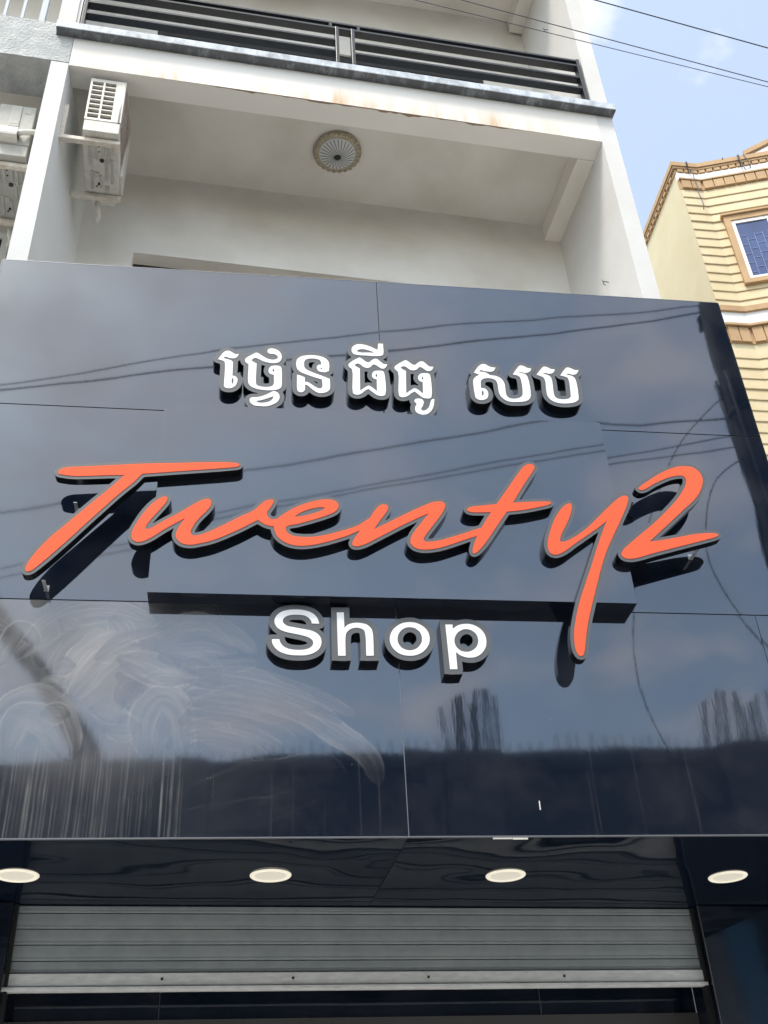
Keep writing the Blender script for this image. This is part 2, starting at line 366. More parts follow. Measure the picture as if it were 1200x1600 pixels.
class MB:
    """Collects shapes (in world space unless frame is set) and links them as ONE mesh object."""
    def __init__(self, frame=None):
        self.bm = bmesh.new(); self.f = frame
    def P(self, p):
        return self.f @ Vector(p) if self.f else Vector(p)
    def face(self, pts, mi=0):
        f = self.bm.faces.new([self.bm.verts.new(self.P(p)) for p in pts]); f.material_index = mi; return f
    def box(self, x0, x1, y0, y1, z0, z1, bev=0.0, mi=0):
        vs = [self.bm.verts.new(self.P(p)) for p in ((x0, y0, z0), (x1, y0, z0), (x1, y1, z0), (x0, y1, z0), (x0, y0, z1), (x1, y0, z1), (x1, y1, z1), (x0, y1, z1))]
        fs = [self.bm.faces.new([vs[i] for i in q]) for q in ((3, 2, 1, 0), (4, 5, 6, 7), (0, 1, 5, 4), (1, 2, 6, 5), (2, 3, 7, 6), (3, 0, 4, 7))]
        for f in fs: f.material_index = mi
        if bev:
            es = list({e for f in fs for e in f.edges})
            bmesh.ops.bevel(self.bm, geom=es, offset=bev, segments=2, affect='EDGES', profile=0.5)
        return self
    def prism(self, pts, z0, z1, mi=0):
        """pts: plan polygon, counter-clockwise"""
        a = [self.bm.verts.new(self.P((x, y, z0))) for x, y in pts]
        b = [self.bm.verts.new(self.P((x, y, z1))) for x, y in pts]
        n = len(pts)
        fs = [self.bm.faces.new(a[::-1]), self.bm.faces.new(b)]
        for i in range(n):
            fs.append(self.bm.faces.new((a[i], a[(i + 1) % n], b[(i + 1) % n], b[i])))
        for f in fs: f.material_index = mi
        return self
    def tube(self, pts, r, seg=8, cap=True, mi=0):
        pts = [self.P(p) for p in pts]
        rr = r if isinstance(r, (list, tuple)) else [r] * len(pts)
        rings = []
        prev = None
        for i, p in enumerate(pts):
            t = (pts[min(i + 1, len(pts) - 1)] - pts[max(i - 1, 0)]).normalized()
            if prev is None:
                a = t.cross(Vector((0, 0, 1)))
                if a.length < 1e-3: a = t.cross(Vector((1, 0, 0)))
            else:
                a = prev - t * prev.dot(t)
            a.normalize(); prev = a
            bb = t.cross(a)
            rings.append([self.bm.verts.new(p + (a * math.cos(2 * math.pi * k / seg) + bb * math.sin(2 * math.pi * k / seg)) * rr[i]) for k in range(seg)])
        for i in range(len(rings) - 1):
            for k in range(seg):
                f = self.bm.faces.new((rings[i][k], rings[i][(k + 1) % seg], rings[i + 1][(k + 1) % seg], rings[i + 1][k]))
                f.smooth = True; f.material_index = mi
        if cap:
            self.bm.faces.new(rings[0][::-1]).material_index = mi
            self.bm.faces.new(rings[-1]).material_index = mi
        return self
    def lathe(self, prof, c, seg=40, mi=0, mod=None):
        """prof: (radius, z) pairs around the vertical axis through c; mod(angle index, profile index) scales z"""
        rings = []
        for j, (r, z) in enumerate(prof):
            ring = []
            for k in range(seg):
                a = 2 * math.pi * k / seg
                dz = mod(k, j) if mod else 0.0
                ring.append(self.bm.verts.new(self.P((c[0] + r * math.cos(a), c[1] + r * math.sin(a), c[2] + z + dz))))
            rings.append(ring)
        for j in range(len(rings) - 1):
            for k in range(seg):
                f = self.bm.faces.new((rings[j][k], rings[j][(k + 1) % seg], rings[j + 1][(k + 1) % seg], rings[j + 1][k]))
                f.smooth = True; f.material_index = mi
        return self
    def band(self, path, off, z0, z1, off0=-0.03, mi=0):
        """Moulding along a plan path, outward on the right-hand side of travel."""
        n = len(path)
        nr = []
        for i in range(n - 1):
            d = Vector((path[i + 1][0] - path[i][0], path[i + 1][1] - path[i][1])).normalized()
            nr.append(Vector((d.y, -d.x)))
        def pt(i, o):
            if i == 0: m, s = nr[0], 1
            elif i == n - 1: m, s = nr[-1], 1
            else:
                m = (nr[i - 1] + nr[i]).normalized(); s = 1 / max(0.3, m.dot(nr[i]))
            return path[i][0] + m.x * o * s, path[i][1] + m.y * o * s
        V = self.bm.verts
        rows = [[V.new(self.P((*pt(i, o), z))) for i in range(n)] for o, z in ((off0, z0), (off, z0), (off, z1), (off0, z1))]
        for r in range(4):
            A, B = rows[r], rows[(r + 1) % 4]
            for i in range(n - 1):
                self.bm.faces.new((A[i], A[i + 1], B[i + 1], B[i])).material_index = mi
        self.bm.faces.new([rows[r][0] for r in range(4)]).material_index = mi
        self.bm.faces.new([rows[r][-1] for r in (3, 2, 1, 0)]).material_index = mi
        return self
    def build(self, name, mats, parent=None, label=None, kind=None, fix=True):
        me = bpy.data.meshes.new(name)
        if fix:
            bmesh.ops.recalc_face_normals(self.bm, faces=self.bm.faces)
        if parent is not None:
            self.bm.transform(XF[parent.name].inverted())
        self.bm.to_mesh(me); self.bm.free()
        for m in (mats if isinstance(mats, (list, tuple)) else [mats]):
            me.materials.append(m)
        o = link(bpy.data.objects.new(name, me))
        if parent is not None:
            o.parent = parent
            XF[o.name] = XF[parent.name]
        return tag(o, label, kind=kind)
def box(name, m, parent, *a, bev=0.0, kind=None, frame=None, label=None):
    b = MB(frame); b.box(*a, bev=bev); return b.build(name, m, parent, label, kind)
def copy_tree(o, parent=None):
    c = o.copy(); COL.objects.link(c); c.parent = parent
    XF[c.name] = XF[(parent or o).name]
    for ch in list(o.children):
        copy_tree(ch, c)
    return c

# ------------------------------------------------------------ the ground
def flat(name, m, x0, x1, y0, y1, z, kind='structure'):
    b = MB(); b.face(((x0, y0, z), (x1, y0, z), (x1, y1, z), (x0, y1, z))); return b.build(name, m, None, kind=kind)
flat('ground', M['asphalt'], -300, 300, -300, 300, -0.02)
flat('road', M['asphalt'], -60, 60, -6.2, 1.0, 0.0)
box('pavement', M['paving'], None, -30, 30, 1.0, 5.3, -0.1, 0.14, kind='structure')
box('far_pavement', M['paving'], None, -30, 30, -8.0, -6.2, -0.1, 0.14, kind='structure')

# ------------------------------------------------------------ the shophouse
SH = thing('shophouse', 'white three storey shophouse with recessed balconies behind the black sign', 'building', (1.07, 5.2, 0))
b = MB(); b.prism([(-1.281, 5.2), (-1.149, 5.2), (-1.03, 6.32), (-1.03, 9.5), (-1.281, 9.5)], 0, 9.372)
b.build('party_wall', M['pillar'], SH)
box('side_wall', M['wall'], SH, 3.283, 3.432, 5.2, 12.0, 0, 9.716)
box('fascia_beam', [M['fascia']], SH, -1.147, 3.283, 5.2, 5.4, 9.349, 9.716)
# ragged skin of plaster that has come off along the bottom edge of the beam
b = MB()
xs = np.linspace(-0.5, 3.0, 90)
prevp = None
for i, x in enumerate(xs):
    t = math.sin((x + 0.5) / 3.5 * math.pi)
    dep = t * (0.010 + 0.022 * max(0, math.sin(x * 9.1) * 0.5 + math.sin(x * 23.7 + 1) * 0.35 + random.uniform(-.3, .5)))
    p = (x, dep)
    if prevp:
        b.face(((prevp[0], 5.199, 9.3478), (p[0], 5.199, 9.3478), (p[0], 5.2 + p[1], 9.3478), (prevp[0], 5.2 + prevp[1], 9.3478)))
    prevp = p
b.build('peeled_edge', mat('bare_brown_render', (0.30, 0.22, 0.15), 0.9), SH)
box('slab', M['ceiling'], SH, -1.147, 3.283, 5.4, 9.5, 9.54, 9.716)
box('side_beam', M['wall_in'], SH, 3.125, 3.283, 5.4, 6.32, 9.338, 9.54, bev=0.004)
# first floor back wall, opening with dark window below the lintel
b = MB(); b.box(-1.06, -0.582, 6.32, 6.5, 5.5, 9.54); b.box(-0.582, 1.9, 6.32, 6.5, 8.545, 9.54); b.box(1.9, 3.283, 6.32, 6.5, 5.5, 9.54)
b.build('back_wall', M['wall_in'], SH)
box('balcony_floor', M['wall_in'], SH, -1.149, 3.283, 5.2, 6.32, 5.9, 6.05)
wf = MB(); wf.box(-0.582, 1.9, 6.45, 6.5, 8.47, 8.545); wf.box(-0.582, -0.52, 6.45, 6.5, 6.05, 8.47); wf.box(1.84, 1.9, 6.45, 6.5, 6.05, 8.47); wf.box(0.6, 0.67, 6.45, 6.5, 6.05, 8.47)
win = wf.build('window', M['frame_dark'], SH)
box('pane', M['glass'], win, -0.52, 1.84, 6.475, 6.485, 6.05, 8.47)
# the first floor front under the balcony, mostly behind the sign
box('front_wall', M['wall'], SH, -1.149, 3.283, 5.62, 5.8, 3.2, 5.9)
# granite ledge
led = MB(); led.box(-1.285, 3.447, 5.12, 5.45, 9.718, 9.812, bev=0.006); led.build('ledge', M['granite'], SH)
# second floor
b = MB(); b.box(-1.30, -1.135, 5.2, 6.5, 9.814, 14); b.build('upper_party_wall', M['wall'], SH)
box('chamfer_strip', M['wall'], SH, -1.275, -1.16, 5.188, 5.199, 9.83, 12.6)
box('upper_side_wall', M['wall'], SH, 3.276, 3.43, 5.2, 12.0, 9.814, 14)
box('upper_floor', M['wall_in'], SH, -1.135, 3.276, 5.451, 6.5, 9.72, 9.80)
box('upper_slab', M['wall_in'], SH, -1.135, 3.276, 5.4, 9.5, 12.82, 13.2)
box('upper_beam', M['fascia'], SH, -1.135, 3.276, 5.2, 5.4, 12.62, 13.2)
box('upper_side_beam', M['wall_in'], SH, 3.125, 3.276, 5.4, 6.2, 12.6, 12.82, bev=0.004)
b = MB(); b.box(-1.135, -0.61, 6.22, 6.4, 9.8, 12.82); b.box(-0.61, 2.74, 6.22, 6.4, 11.72, 12.82); b.box(2.74, 3.276, 6.22, 6.4, 9.8, 12.82)
b.build('upper_back_wall', M['wall_in'], SH)
f2 = MB()
f2.box(-0.61, 2.74, 6.24, 6.30, 11.62, 11.72)
for x in (-0.61, 0.22, 1.07, 1.90, 2.68): f2.box(x, x + 0.06, 6.24, 6.30, 9.8, 11.62)
f2.box(-0.55, 2.68, 6.245, 6.29, 11.15, 11.20)
uw = f2.build('window', M['frame_dark'], SH)
box('pane', M['glass'], uw, -0.55, 2.68, 6.265, 6.275, 9.8, 11.62)
for x0, x1, mm in ((-0.50, 0.18, 'curtain'), (0.30, 1.05, 'curtain2'), (1.15, 1.88, 'curtain2'), (2.0, 2.64, 'curtain')):
    c = MB()
    n = 24
    for k in range(n):
        xa, xb = x0 + (x1 - x0) * k / n, x0 + (x1 - x0) * (k + 1) / n
        c.face(((xa, 6.262 - 0.006 * (k % 2), 9.85), (xb, 6.262 - 0.006 * ((k + 1) % 2), 9.85), (xb, 6.262 - 0.006 * ((k + 1) % 2), 10.62), (xa, 6.262 - 0.006 * (k % 2), 10.62)))
    c.build('curtain', M[mm], uw)

# balcony railing: long flat tubes, two centre posts, stepped stubs
RL = thing('balcony_railing', 'dark grey horizontal bar railing on the upper balcony ledge', 'railing', (1.07, 5.22, 9.812))
for z in (10.52, 10.445, 10.262, 10.10):
    if z > 10.5 or z > 10.4:
        box('rail', M['rail'], RL, -1.10, 3.225, 5.20, 5.268, z, z + 0.026, bev=0.003)
    else:
        box('rail', M['rail'], RL, -1.10, 0.985, 5.20, 5.268, z, z + 0.026, bev=0.003)
        box('rail', M['rail'], RL, 1.155, 3.225, 5.20, 5.268, z, z + 0.026, bev=0.003)
for x in (-1.125, 0.985, 1.125, 3.225):
    box('post', M['rail'], RL, x, x + 0.03, 5.195, 5.265, 9.812, 10.47 if 0 < x < 3 else 10.55, bev=0.003)
for x in (0.93, 1.18):
    box('stub', M['rail'], RL, x, x + 0.026, 5.20, 5.26, 10.471, 10.52)

# ceiling lamp
CL = thing('ceiling_lamp', 'round ornate brass rimmed glass lamp on the balcony ceiling', 'ceiling lamp', (1.077, 5.79, 9.54))
c0 = (1.077, 5.79, 9.54)
r = MB(); r.lathe([(0.17, 0.0), (0.205, -0.004), (0.212, -0.022), (0.195, -0.042), (0.168, -0.05), (0.158, -0.046)], c0, 48)
for k in range(24):
    a = 2 * math.pi * k / 24
    x, y = c0[0] + 0.196 * math.cos(a), c0[1] + 0.196 * math.sin(a)
    r.lathe([(0.0, -0.052), (0.008, -0.05), (0.013, -0.045), (0.014, -0.036)], (x, y, 9.54), 7)
r.build('rim', M['bronze'], CL)
d = MB(); d.lathe([(r_, -0.0475 - 0.051 * (1 - (r_ / 0.158) ** 2)) for r_ in (0.158, 0.14, 0.12, 0.10, 0.075, 0.05, 0.025, 0.0)], c0, 52)
dish = d.build('glass_dish', M['dish'], CL)
for k in range(26):
    a = 2 * math.pi * k / 26
    g = MB()
    pts = []
    for t in range(6):
        rr = 0.150 - 0.122 * t / 5
        aa = a + 0.32 * (t / 5) ** 1.5
        zz = -0.0475 - 0.051 * (1 - (rr / 0.158) ** 2) - 0.0015
        pts.append((c0[0] + rr * math.cos(aa), c0[1] + rr * math.sin(aa), c0[2] + zz))
    g.tube(pts, [0.0045, 0.0045, 0.004, 0.0035, 0.003, 0.002], 5); g.build('groove', M['dish_rib'], dish)
fn = MB(); fn.lathe([(0.028, -0.094), (0.027, -0.104), (0.016, -0.112), (0.012, -0.122), (0.0, -0.126)], c0, 16); fn.build('finial', M['frame_dark'], CL)

for (y, z, lab) in ((5.632, 8.077, 'small bent steel hook on the balcony side wall just above the sign'), (5.645, 11.775, 'small bent steel hook on the upper balcony side wall behind the wires')):
    h = MB(); h.tube([(3.283, y, z), (3.235, y, z), (3.232, y, z + 0.02), (3.236, y + 0.002, z - 0.03), (3.25, y, z - 0.04)], 0.004, 5)
    tag(h.build('wall_hook', M['wire'], None), lab, 'hook')

# ------------------------------------------------------------ neighbour to the left
NB = thing('neighbour_house', 'unfinished grey cement fronted neighbour house at the left edge', 'building', (-3.4, 5.2, 0))
b = MB(); b.prism([(-6.0, 5.196), (-1.15, 5.196), (-1.15, 5.2), (-1.149, 5.55), (-6.0, 5.55)], 9.376, 9.716); b.build('cement_beam', M['concrete'], NB)
b = MB(); b.prism([(-6.0, 5.196), (-1.292, 5.196), (-1.292, 5.55), (-6.0, 5.55)], 9.716, 9.885); b.build('cement_ledge', M['concrete'], NB)
box('back_wall', M['wall_in'], NB, -6.0, -1.282, 6.9, 7.1, 3, 9.9)
box('slab', M['wall_in'], NB, -6.0, -1.282, 5.55, 7.0, 9.72, 9.88)
box('lower_wall', M['wall'], NB, -6.0, -1.283, 5.3, 5.5, 0, 6.0)
f = MB(); f.box(-2.9, -1.70, 6.86, 6.9, 9.13, 9.2); f.box(-1.76, -1.70, 6.86, 6.9, 7, 9.13); f.box(-2.3, -2.25, 6.86, 6.9, 7, 9.13)
nw = f.build('window', M['frame_white'], NB); box('pane', M['glass'], nw, -2.9, -1.76, 6.88, 6.89, 7, 9.13)
box('upper_wall', M['wall_in'], NB, -6, -1.305, 6.6, 6.8, 9.9, 13)
for za, zb_ in ((10.98, 11.16), (10.62, 10.70)):
    box('wall_band', M['frame_white'], NB, -5.9, -1.31, 6.52, 6.598, za, zb_)
box('upper_side_wall', M['wall'], NB, -6.2, -6.0, 5.2, 9, 0, 13)
box('upper_slab', M['wall_in'], NB, -6.0, -1.305, 5.2, 6.8, 13.0, 13.3)
NR = thing('balcony_railing', 'pale blue grey vertical bar railing of the neighbour balcony at top left', 'railing', (-3.4, 5.25, 9.885))
for k in range(12):
    x = -1.589 - 0.136 * k
    box('bar', M['rail_light'], NR, x - 0.011, x + 0.011, 5.24, 5.262, 9.886, 10.65)
box('post', M['rail_light'], NR, -1.455, -1.41, 5.23, 5.275, 9.886, 10.72)
box('rail', M['rail_light'], NR, -3.2, -1.31, 5.23, 5.275, 10.651, 10.70)

# ------------------------------------------------------------ air conditioners
def aircon(x0, x1, y0, y1, z0, z1, wallx, label, cover, blabel):
    """Outdoor unit hung from the wall at x = wallx on two steel brackets; its narrow end faces the street."""
    cx = (x0 + x1) / 2
    SKIN = M['old_shaded_metal'] if cover else M['white_metal']
    PAN = M['old_shaded_metal'] if cover else M['dirty_metal']
    A = thing('air_conditioner', label, 'air conditioner', (cx, (y0 + y1) / 2, z0), 0, 'air conditioner outdoor units')
    s = 1 if wallx < cx else -1             # the fan side looks away from the wall
    fx = x1 if s > 0 else x0
    bx = x0 if s > 0 else x1
    zb = z0 + 0.13
    # casing shell: end plate is built as a grid so that its slots are open
    m = MB()
    m.box(x0 + 0.004, x1 - 0.004, y0 + 0.03, y1, zb, z1, bev=0.012)
    m.build('casing', SKIN, A)
    if not cover:
        g = MB()
        ex0, ex1 = x0, x1
        W = ex1 - ex0
        cols = [(0.06, 0.365), (0.42, 0.725)]
        n = 8
        za, zt = zb + 0.02, z1 - 0.03
        st = (zt - za) / n
        # uprights
        for u0, u1 in ((0.0, 0.06), (0.365, 0.42), (0.725, 1.0)):
            g.box(ex0 + W * u0, ex0 + W * u1, y0, y0 + 0.03, zb, z1)
        for u0, u1 in cols:
            for k in range(n + 1):
                zz = za + st * k
                lo, hi = (zb, za + 0.006) if k == 0 else ((zt - 0.006, z1) if k == n else (zz - 0.0065, zz + 0.0065))
                g.box(ex0 + W * u0, ex0 + W * u1, y0 + 0.001, y0 + 0.029, lo, hi)
        g.build('end_grille', SKIN, A)
        box('condenser_fins', M['fin'], A, ex0 + 0.02, ex0 + W * 0.74, y0 + 0.024, y0 + 0.0295, zb + 0.02, z1 - 0.03)
        # rounded front corner
        c = MB(); c.tube([(fx - s * 0.016, y0 + 0.014, zb), (fx - s * 0.016, y0 + 0.014, z1)], 0.0165, 10); c.build('corner_roll', SKIN, A)
        h = MB(); h.tube([(cx - 0.06, y0 + 0.03, z1 - 0.002), (cx - 0.05, y0 + 0.028, z1 + 0.016), (cx + 0.05, y0 + 0.028, z1 + 0.016), (cx + 0.06, y0 + 0.03, z1 - 0.002)], 0.004, 5); h.build('handle', SKIN, A)
    else:
        box('end_plate', SKIN, A, x0, x1, y0, y0 + 0.03, zb, z1, bev=0.006)
        # embossed grip plate and the hood over the valves
        box('grip_plate', SKIN, A, x0 + 0.09, x0 + 0.17, y0 - 0.008, y0, zb + 0.2, z1 - 0.02, bev=0.004)
        box('grip_slot', M['rib_metal'], A, x0 + 0.10, x0 + 0.16, y0 - 0.0095, y0 - 0.006, zb + 0.235, zb + 0.265)
        box('rating_plate', M['rib_metal'], A, x0 + 0.19, x0 + 0.235, y0 - 0.003, y0 - 0.0005, z1 - 0.09, z1 - 0.03)
        hd = MB()
        prof = [(0, 0.012), (-0.05, 0.012), (-0.07, 0.025), (-0.075, 0.045), (-0.06, 0.125), (0, 0.13)]
        fr = []
        for xx in (x0 + 0.045, x0 + 0.185):
            fr.append([hd.bm.verts.new((xx, y0 + dy, zb + dz)) for dy, dz in prof])
        for i in range(len(prof)):
            j = (i + 1) % len(prof)
            hd.bm.faces.new((fr[0][i], fr[0][j], fr[1][j], fr[1][i]))
        hd.bm.faces.new(fr[0][::-1]); hd.bm.faces.new(fr[1])
        hd.build('valve_cover', M['plastic'], A)
        box('cover_mouth', M['dark'], A, x0 + 0.1855, x0 + 0.189, y0 - 0.055, y0 - 0.004, zb + 0.04, zb + 0.10)
        pp = MB(); pp.tube([(x0 + 0.17, y0 - 0.04, zb + 0.08), (x0 + 0.22, y0 - 0.045, zb + 0.09), (x0 + 0.29, y0 - 0.02, zb + 0.14), (wallx + 0.02 * -s, y0 + 0.02, zb + 0.19)], 0.022, 10); pp.build('pipe', M['plastic'], A)
    # base pan
    p = MB(); p.box(x0 + 0.002, x1 - 0.002, y0 + 0.004, y1 - 0.004, z0, zb - 0.002, bev=0.006); p.build('base_pan', PAN, A)
    rb = MB()
    for i, (u0, u1, v0, v1) in enumerate(((.15, .25, .16, .5), (.32, .40, .2, .42), (.52, .60, .12, .38), (.66, .74, .12, .45), (.80, .87, .16, .34), (.60, .68, .42, .74), (.76, .84, .40, .78), (.2, .28, .60, .9), (.30, .44, .62, .70), (.45, .52, .66, .86), (.58, .72, .82, .90))):
        rb.box(x0 + (x1 - x0) * u0, x0 + (x1 - x0) * u1, y0 + (y1 - y0) * v0, y0 + (y1 - y0) * v1, z0 - 0.010, z0 - 0.0005, bev=0.004)
    rb.build('pressed_ribs', M['rib_metal'], A)
    for (u, v, rr) in ((.52, .43, .017), (.42, .80, .010), (.45, .22, .006), (.45, .30, .005), (.36, .84, .006)):
        hl = MB(); hl.lathe([(0.0, -0.011), (rr, -0.011), (rr, -0.001)], (x0 + (x1 - x0) * u, y0 + (y1 - y0) * v, z0), 12); hl.build('drain_hole', M['dark'], A)
    # fan side: bulging wire guard over a brown coil, and the panel beside it
    fg = MB()
    fy0, fy1 = y0 + 0.06, y0 + (y1 - y0) * 0.66
    for k in range(16):
        zz = zb + 0.03 + (z1 - zb - 0.06) * k / 15
        pts = []
        for t in range(9):
            q = t / 8
            bul = 0.045 * math.sin(math.pi * q) * math.sin(math.pi * (k + 0.6) / 16.2) + 0.006
            pts.append((fx + s * bul, fy0 + (fy1 - fy0) * q, zz))
        fg.tube(pts, 0.0035, 4)
    fg.build('fan_guard', M['mesh_brown'], A)
    box('fan_recess', M['mesh_brown'], A, min(fx - s * 0.003, fx + s * 0.003), max(fx - s * 0.003, fx + s * 0.003), fy0, fy1, zb + 0.02, z1 - 0.02)
    box('front_panel', SKIN, A, min(fx - s * 0.003, fx + s * 0.022), max(fx - s * 0.003, fx + s * 0.022), fy1 + 0.004, y1 - 0.004, z0 + 0.02, z1 - 0.01, bev=0.008)
    # bundle of pipes at the far end
    pb = MB()
    pb.box(x0 + 0.05, x1 - 0.03, y1, y1 + 0.08, z0 - 0.02, z0 + 0.12, bev=0.01)
    pb.build('valve_box', PAN, A)
    pt = MB(); pt.tube([(x0 + 0.10, y1 + 0.05, z0 - 0.01), (x0 + 0.10, y1 + 0.09, z0 - 0.06), (x0 + 0.115, y1 + 0.12, z0 - 0.10), (x0 + 0.09, y1 + 0.16, z0 - 0.12)], [0.02, 0.024, 0.022, 0.026], 7); pt.build('pipe_lagging', M['plastic'], A)
    # brackets: upright on the wall, arm under the pan
    for by in (y0 + 0.06, y1 - 0.03):
        k = MB()
        xa, xb = (wallx, fx + s * 0.012) if s > 0 else (fx + s * 0.012, wallx)
        k.box(xa, xb, by - 0.002, by + 0.040, z0 - 0.052, z0 - 0.011, bev=0.004)
        ux0, ux1 = (wallx, wallx + 0.035) if s > 0 else (wallx - 0.035, wallx)
        k.box(ux0, ux1, by, by + 0.034, z0 - 0.0105, z0 + 0.36, bev=0.004)
        br = k.build('bracket', M['rust_white'], A)
        bo = MB(); bo.lathe([(0.0, -0.050), (0.009, -0.050), (0.009, -0.0445)], (fx - s * 0.02, by + 0.017, z0), 8)
        bo.build('bolt', M['dark'], br)
    return A
aircon(-0.968, -0.698, 5.25, 5.86, 8.645, 9.295, -1.14, 'white outdoor unit with a slotted grille end, hung inside the shophouse balcony', False, '')
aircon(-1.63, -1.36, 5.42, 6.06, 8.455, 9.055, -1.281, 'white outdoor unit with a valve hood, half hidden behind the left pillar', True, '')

# ------------------------------------------------------------ sign board (local frame: u along, w into the building, z up)
PA = math.radians(-3.948)
PF = Matrix.Translation((0, 4.4, 0)) @ Matrix.Rotation(PA, 4, 'Z')
SB = thing('sign_board', 'glossy black panelled shop sign board covering the first floor front', 'sign', (0, 4.4, 0), PA)
PBOX = lambda name, m, *a, bev=0.0, par=None: box(name, m, par or SB, *a, bev=bev, frame=PF)
Z0, Z1, Z2, Z3 = 3.025, 4.122, 5.275, 6.338
U0, U1, U2, U3 = -1.122, 1.0185, 2.826, 3.149
GAP = 0.0025

def value_noise(x, y, seed):
    rs = np.random.RandomState(seed); T = rs.rand(64, 64)
    xi, yi = np.floor(x).astype(int), np.floor(y).astype(int)
    fx, fy = x - xi, y - yi
    fx, fy = fx * fx * (3 - 2 * fx), fy * fy * (3 - 2 * fy)
    g = lambda a, b: T[a % 64, b % 64]
    return (g(xi, yi) * (1 - fx) + g(xi + 1, yi) * fx) * (1 - fy) + (g(xi, yi + 1) * (1 - fx) + g(xi + 1, yi + 1) * fx) * fy
def fbm(x, y, seed, octs=4):
    s = 0; a = 0.5
    for o in range(octs):
        s = s + a * value_noise(x * 2 ** o, y * 2 ** o, seed + o); a *= 0.5
    return s

STROKES = [([(-0.67, 3.83), (-0.53, 4.01), (-0.32, 4.07), (-0.1, 4.01)], 0.083, 0.6), ([(-0.47, 3.71), (-0.35, 3.89), (-0.24, 3.95), (-0.28, 4.02)], 0.097, 0.7), ([(-0.42, 3.64), (-0.29, 3.84), (-0.15, 3.89)], 0.083, 0.6), ([(-0.23, 3.83), (-0.09, 3.78), (0.04, 3.7), (0.08, 3.81)], 0.097, 0.55), ([(-0.1, 3.96), (0.07, 4.01), (0.25, 3.96), (0.35, 3.88)], 0.083, 0.5), ([(-0.07, 3.89), (0.1, 3.93), (0.25, 3.88)], 0.111, 0.45), ([(0.06, 3.67), (0.23, 3.71), (0.44, 3.69), (0.62, 3.62)], 0.083, 0.42), ([(0.09, 3.58), (0.3, 3.63), (0.48, 3.62)], 0.097, 0.28), ([(0.57, 3.57), (0.72, 3.48), (0.85, 3.38), (0.9, 3.26)], 0.069, 0.4), ([(-0.08, 3.38), (-0.11, 3.54), (-0.05, 3.64), (0.04, 3.58), (0.08, 3.38)], 0.083, 0.5), ([(-0.71, 3.56), (-0.64, 3.6), (-0.51, 3.56), (-0.4, 3.37)], 0.125, 0.5), ([(-0.66, 3.4), (-0.63, 3.53), (-0.52, 3.52), (-0.42, 3.37)], 0.083, 0.4), ([(-0.75, 3.8), (-0.69, 3.96), (-0.61, 3.9)], 0.069, 0.4), ([(0.08, 3.49), (0.18, 3.51), (0.26, 3.48)], 0.056, 0.35), ([(0.09, 3.18), (0.38, 3.26), (0.65, 3.32), (0.73, 3.26)], 0.111, 0.08), ([(0.07, 3.1), (0.38, 3.13), (0.65, 3.21)], 0.083, 0.07)]
_rs = random.Random(21)
_RAND = []
for _k in range(34):
    _cu, _cz, _r = _rs.uniform(-1.05, 0.35), _rs.uniform(3.42, 4.02), _rs.uniform(0.14, 0.42)
    _a = _rs.uniform(0.3, 2.4); _da = _rs.uniform(0.5, 1.2)
    _RAND.append(([(_cu + _r * math.cos(_a + _da * _t / 3), _cz - 0.1 + 0.7 * _r * math.sin(_a + _da * _t / 3)) for _t in range(4)], _rs.uniform(0.03, 0.085), _rs.uniform(0.15, 0.55) * (1 if _cu < 0 else 0.6)))
for _k in range(8):
    _r = 0.30 + 0.07 * _k
    _RAND.append(([(0.10 + _r * 1.15 * math.cos(1.6 - 0.30 * _t), 3.20 + 0.72 * _r * math.sin(1.6 - 0.30 * _t)) for _t in range(4)], 0.05, 0.14 + 0.06 * (_k % 3)))
STROKES = _RAND[:22] + STROKES + _RAND[22:]
_DRIPS = [(_rs.uniform(-0.92, 0.06) if _k < 95 else _rs.uniform(0.06, 2.9), _rs.uniform(3.28, 3.55), _rs.uniform(0.0016, 0.0036), _rs.uniform(0.02, 0.14) * (1 if _k < 95 else 0.4)) for _k in range(112)]
